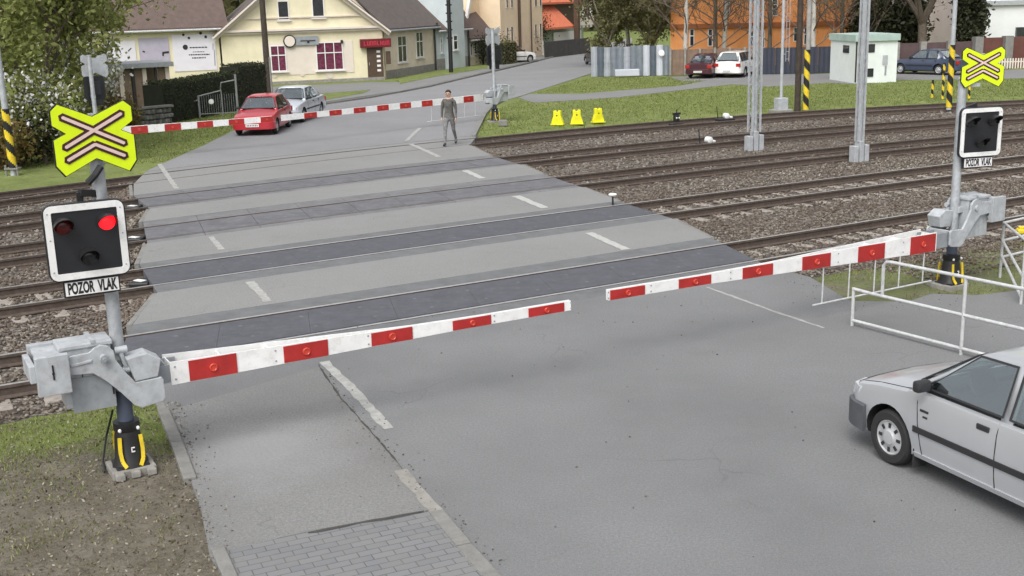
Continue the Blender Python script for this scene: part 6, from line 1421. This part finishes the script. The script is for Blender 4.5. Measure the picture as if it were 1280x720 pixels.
hedge('trimmed_hedge', [hp[2] + Vector((.02, .02, 0)), hp[3]], [(ZAT(hp[2], 82), ZAT(hp[3], 79))], 1.0, 'shorter and taller block of hedge reaching the wooden pole', L_DARK)
hedge('trimmed_hedge', [G(629, 82), G(646, 80)], [(1.7, 1.7)], 1.2, 'boxy olive hedge left of the white hatchback', L_OLIVE, 260, .09)
GB = 'bare and budding trees before the orange building'
M_BARK3 = 0
M_BARK2 = mat('pale_bark', (.22, .19, .15), .9, 0, .25, 6, .5, 25)
tree('olive_tree', G(762, 84), 13, 'dense olive-brown tree rising behind the left part of the corrugated fence', M_BARK2, L_OLIVE, 8, .5, .15, 4, .13, .12, 21, None, vol=(.8, 12, 2.3, 120, 75))
tree('olive_tree', G(812, 82), 13, 'dense olive-brown tree behind the right part of the corrugated fence', M_BARK2, L_OLIVE, 8, .5, .15, 4, .13, .12, 22, None, vol=(.8, 12, 2.3, 120, 75))
tree('olive_tree', G(785, 78), 14, 'paler olive tree between the two dense ones', M_BIRCH, L_OLIVE, 8, .6, .15, 4, .16, .2, 25, None, vol=(.6, 12, 2.0, 70, 100))
for k, (px_, py_, h_, bk, lb) in enumerate(((857, 90, 14, M_BIRCH, 'birch with a pale trunk left of the dark red car'), (893, 88, 13, M_BARK, 'dark bare tree above the gap between the two parked cars'), (905, 87, 14, M_BIRCH, 'birch right behind the white estate car'), (962, 88, 13, M_BARK, 'bare brown tree above the navy fence, left'), (1016, 89, 14, M_BIRCH, 'birch directly behind the twin pole'), (1052, 84, 12, M_BARK, 'bare tree above the left half of the hut roof'), (1082, 78, 13, M_BIRCH, 'birch above the hut roof'), (1112, 80, 13, M_BIRCH, 'birch right of the hut'))):
    tree('bare_tree', G(px_, py_), h_, lb, bk, L_OLIVE, 1, .25, .07, 6, .15, .13, 40 + k, GB, split=(3, 4), droop=.06, leader=24)
tree('bare_tree', G(1150, 84), 12, 'thick-trunked grey tree above the brown wall', M_BARK, L_OLIVE, 1, .3, .1, 6, .28, .25, 61, GB, split=(2, 3))
bush('dark_conifer', G(1208, 80), .9, 5.0, 'dark narrow conifer beside the white hall', L_DARK, 6000, .2, 62, cat='tree')
bush('dark_conifer', G(1128, 79), 1.5, 4.0, 'dark round evergreen left of the thick grey trunk', L_DARK, 7000, .2, 64, cat='tree')
bush('dark_conifer', G(1095, 80), 1.6, 4.4, 'dark evergreen mass showing over the hut', L_DARK, 7000, .2, 65, cat='tree')
# far woods closing the view behind the houses
rs = np.random.default_rng(77); n_ = 42000; X = rs.uniform(-160, 230, n_); Y = 190 + rs.uniform(-8, 8, n_) - .12 * X; Zt = 15 + 4 * np.sin(X * .11) + 3 * np.sin(X * .31 + 1); Zc = rs.uniform(0, 1, n_) ** .8 * Zt
V, F = leaf_cards(np.stack([X, Y, Zc], 1), 1.5, rs); tag(npmesh('woods', V, F, L_OLIVE), 'distant wood closing the view behind the houses', 'wood', kind='stuff')

# ------------------------------------------------------------------ grass
def blades(name, regions, label, material, seed=4):
    rs = np.random.default_rng(seed); VV = []; nb = 0
    for (fn, x0, x1, y0, y1, dens, hgt, wid, zoff) in regions:
        n_ = int((x1 - x0) * (y1 - y0) * dens); X = rs.uniform(x0, x1, n_); Y = rs.uniform(y0, y1, n_)
        keep = np.array([fn(x, y) for x, y in zip(X, Y)], bool) if n_ else []; X = X[keep]; Y = Y[keep]; n_ = len(X)
        Zg = np.array([terr_z(x, y) for x, y in zip(X, Y)]) + zoff; a = rs.uniform(0, 2 * PI, n_); h_ = hgt * rs.uniform(.4, 1.35, n_); w_ = wid * rs.uniform(.6, 1.3, n_); lx = rs.normal(0, .45, n_) * h_; ly = rs.normal(0, .45, n_) * h_
        p0 = np.stack([X - np.cos(a) * w_, Y - np.sin(a) * w_, Zg], 1); p1 = np.stack([X + np.cos(a) * w_, Y + np.sin(a) * w_, Zg], 1); p2 = np.stack([X + lx, Y + ly, Zg + h_], 1); VV.append(np.stack([p0, p1, p2], 1).reshape(-1, 3)); nb += n_
    V = np.concatenate(VV); F = np.arange(len(V)).reshape(-1, 3); return tag(npmesh(name, V, F, material), label, 'grass', kind='stuff')
from math import sin as _sin
def pnoise(x, y): return .5 + .25 * (_sin(x * 2.1 + 1.3 * _sin(y * 1.7)) + _sin(y * 2.7 + 1.1 * _sin(x * 1.3 + 2)))
kerbx = lambda y: np.interp(y, [8.5, 10.1, 11.0, 13.6, 17.], [G(285, 720).x, G(252, 640).x, G(238, 601).x, G(204, 513).x, G(176, 452).x])
def f_near(x, y):
    if x > kerbx(y) - .09: return False
    d = (y - (ty(0, x) - 1.9));
    if d > -.1: return random.random() < .12 and d < .3
    g = min(1, max(0, (y - 11.0) / 1.8)); return random.random() < ((.30 if pnoise(x * 1.7 + 3, y * 1.7) > .58 else .06) + .90 * g) * (pnoise(x, y) * 1.3)
def f_right(x, y):
    d = (y - (ty(0, x) - 1.7)); sx_, sy_ = scr((x, y, 0))
    lo = np.interp(sx_, [1010, 1062, 1135, 1165, 1218, 1300], [346, 376, 377, 367, 369, 360])
    return d < -.1 and sy_ < lo and random.random() < .5 * pnoise(x, y) ** 2
def f_far(x, y):
    if y < ty(4, x) + .6 or x < -2 and x > -14 and y < 60: pass
    d = y - ty(4, x); sx_, sy_ = scr((x, y, 0))
    if d < 1.15: return False
    if sx_ > 600:
        lo = np.interp(sx_, [600, 612, 650, 668, 775, 887, 915], [150, 138, 124, 128, 121, 108, 106]); hi = np.interp(sx_, [650, 662, 725, 850, 890], [115, 117, 117, 107, 99])
        if sx_ < 648: return sy_ > lo + 1
        if sx_ > 915: return sy_ > np.interp(sx_, [915, 960, 1037, 1068, 1120, 1300], [105.5, 108.5, 103.5, 105, 101.8, 97.5])
        return sy_ > lo + .5 or (sy_ < hi - .5 and sy_ > np.interp(sx_, [640, 740, 836, 890], [122, 97, 96, 101]))
    return sx_ < 300 and sx_ < np.interp(sy_, [150, 163, 182, 205, 217], [300, 290, 252, 199, 176])
L_GRASS = leafmat('grass_blades', [(.11, .135, .035), (.20, .25, .06), (.29, .34, .095), (.40, .38, .2)], .45)
blades('grass', [(f_near, -9, -2.3, 8.5, 17.5, 1500, .045, .006, 0), (f_right, 5, 14, 16.5, 23, 700, .05, .008, 0), (f_far, -20, -5, 37, 62, 90, .07, .018, 0), (f_far, -3, 32, 42, 78, 60, .07, .022, 0)], 'patchy short grass on the verges and the lawn', L_GRASS)
# leaf litter and pebbles on the near verge
n_ = 9000; X = rng.uniform(-8, -2.2, n_); Y = rng.uniform(8.4, 13.5, n_); kp = np.array([x < kerbx(y) + .12 + .25 * (random.random() < .1) for x, y in zip(X, Y)]); X, Y = X[kp], Y[kp]; Zg = np.array([terr_z(x, y) for x, y in zip(X, Y)]) + .012
V, F = leaf_cards(np.stack([X, Y, np.where(X > kerbx(Y) - .1, .01, Zg)], 1), .021, rng); tag(npmesh('leaf_litter', V, F, leafmat('dry_leaves', [(.05, .04, .03), (.14, .11, .07), (.28, .24, .18), (.42, .40, .34)], .1)), 'dry leaves and bits scattered over the bare verge', 'leaf litter', kind='stuff')

# loose grit along the edges and seams of the road
C = []; rg = random.Random(21)
for pts, wd, cnt in (([(206, 515), (232, 580), (262, 690)], .12, 170), ([(402, 458), (458, 533), (545, 637), (620, 720)], .10, 190), ([(300, 700), (500, 600), (900, 600), (1000, 450)], 1.6, 60), ([(500, 430), (900, 400)], 1.2, 30), ([(1010, 350), (1062, 380), (1180, 372)], .25, 90)):
    P_ = [G(*p) for p in pts]
    for k in range(cnt): i = rg.randrange(len(P_) - 1); p = P_[i].lerp(P_[i + 1], rg.random()); C.append((p.x + rg.gauss(0, wd), p.y + rg.gauss(0, wd), .006, rg.uniform(.004, .014)))
C = np.array(C); k_ = len(C); P = base_oct[None] * (C[:, 3][:, None, None] * rng.uniform(.7, 1.3, (k_, 6, 1))) + C[:, None, :3]; F = (base_f[None] + (np.arange(k_) * 6)[:, None, None]).reshape(-1, 3)
tag(npmesh('road_grit', P.reshape(-1, 3), F, M_STONE), 'loose grit lying along the road edges and seams', 'grit', kind='stuff')
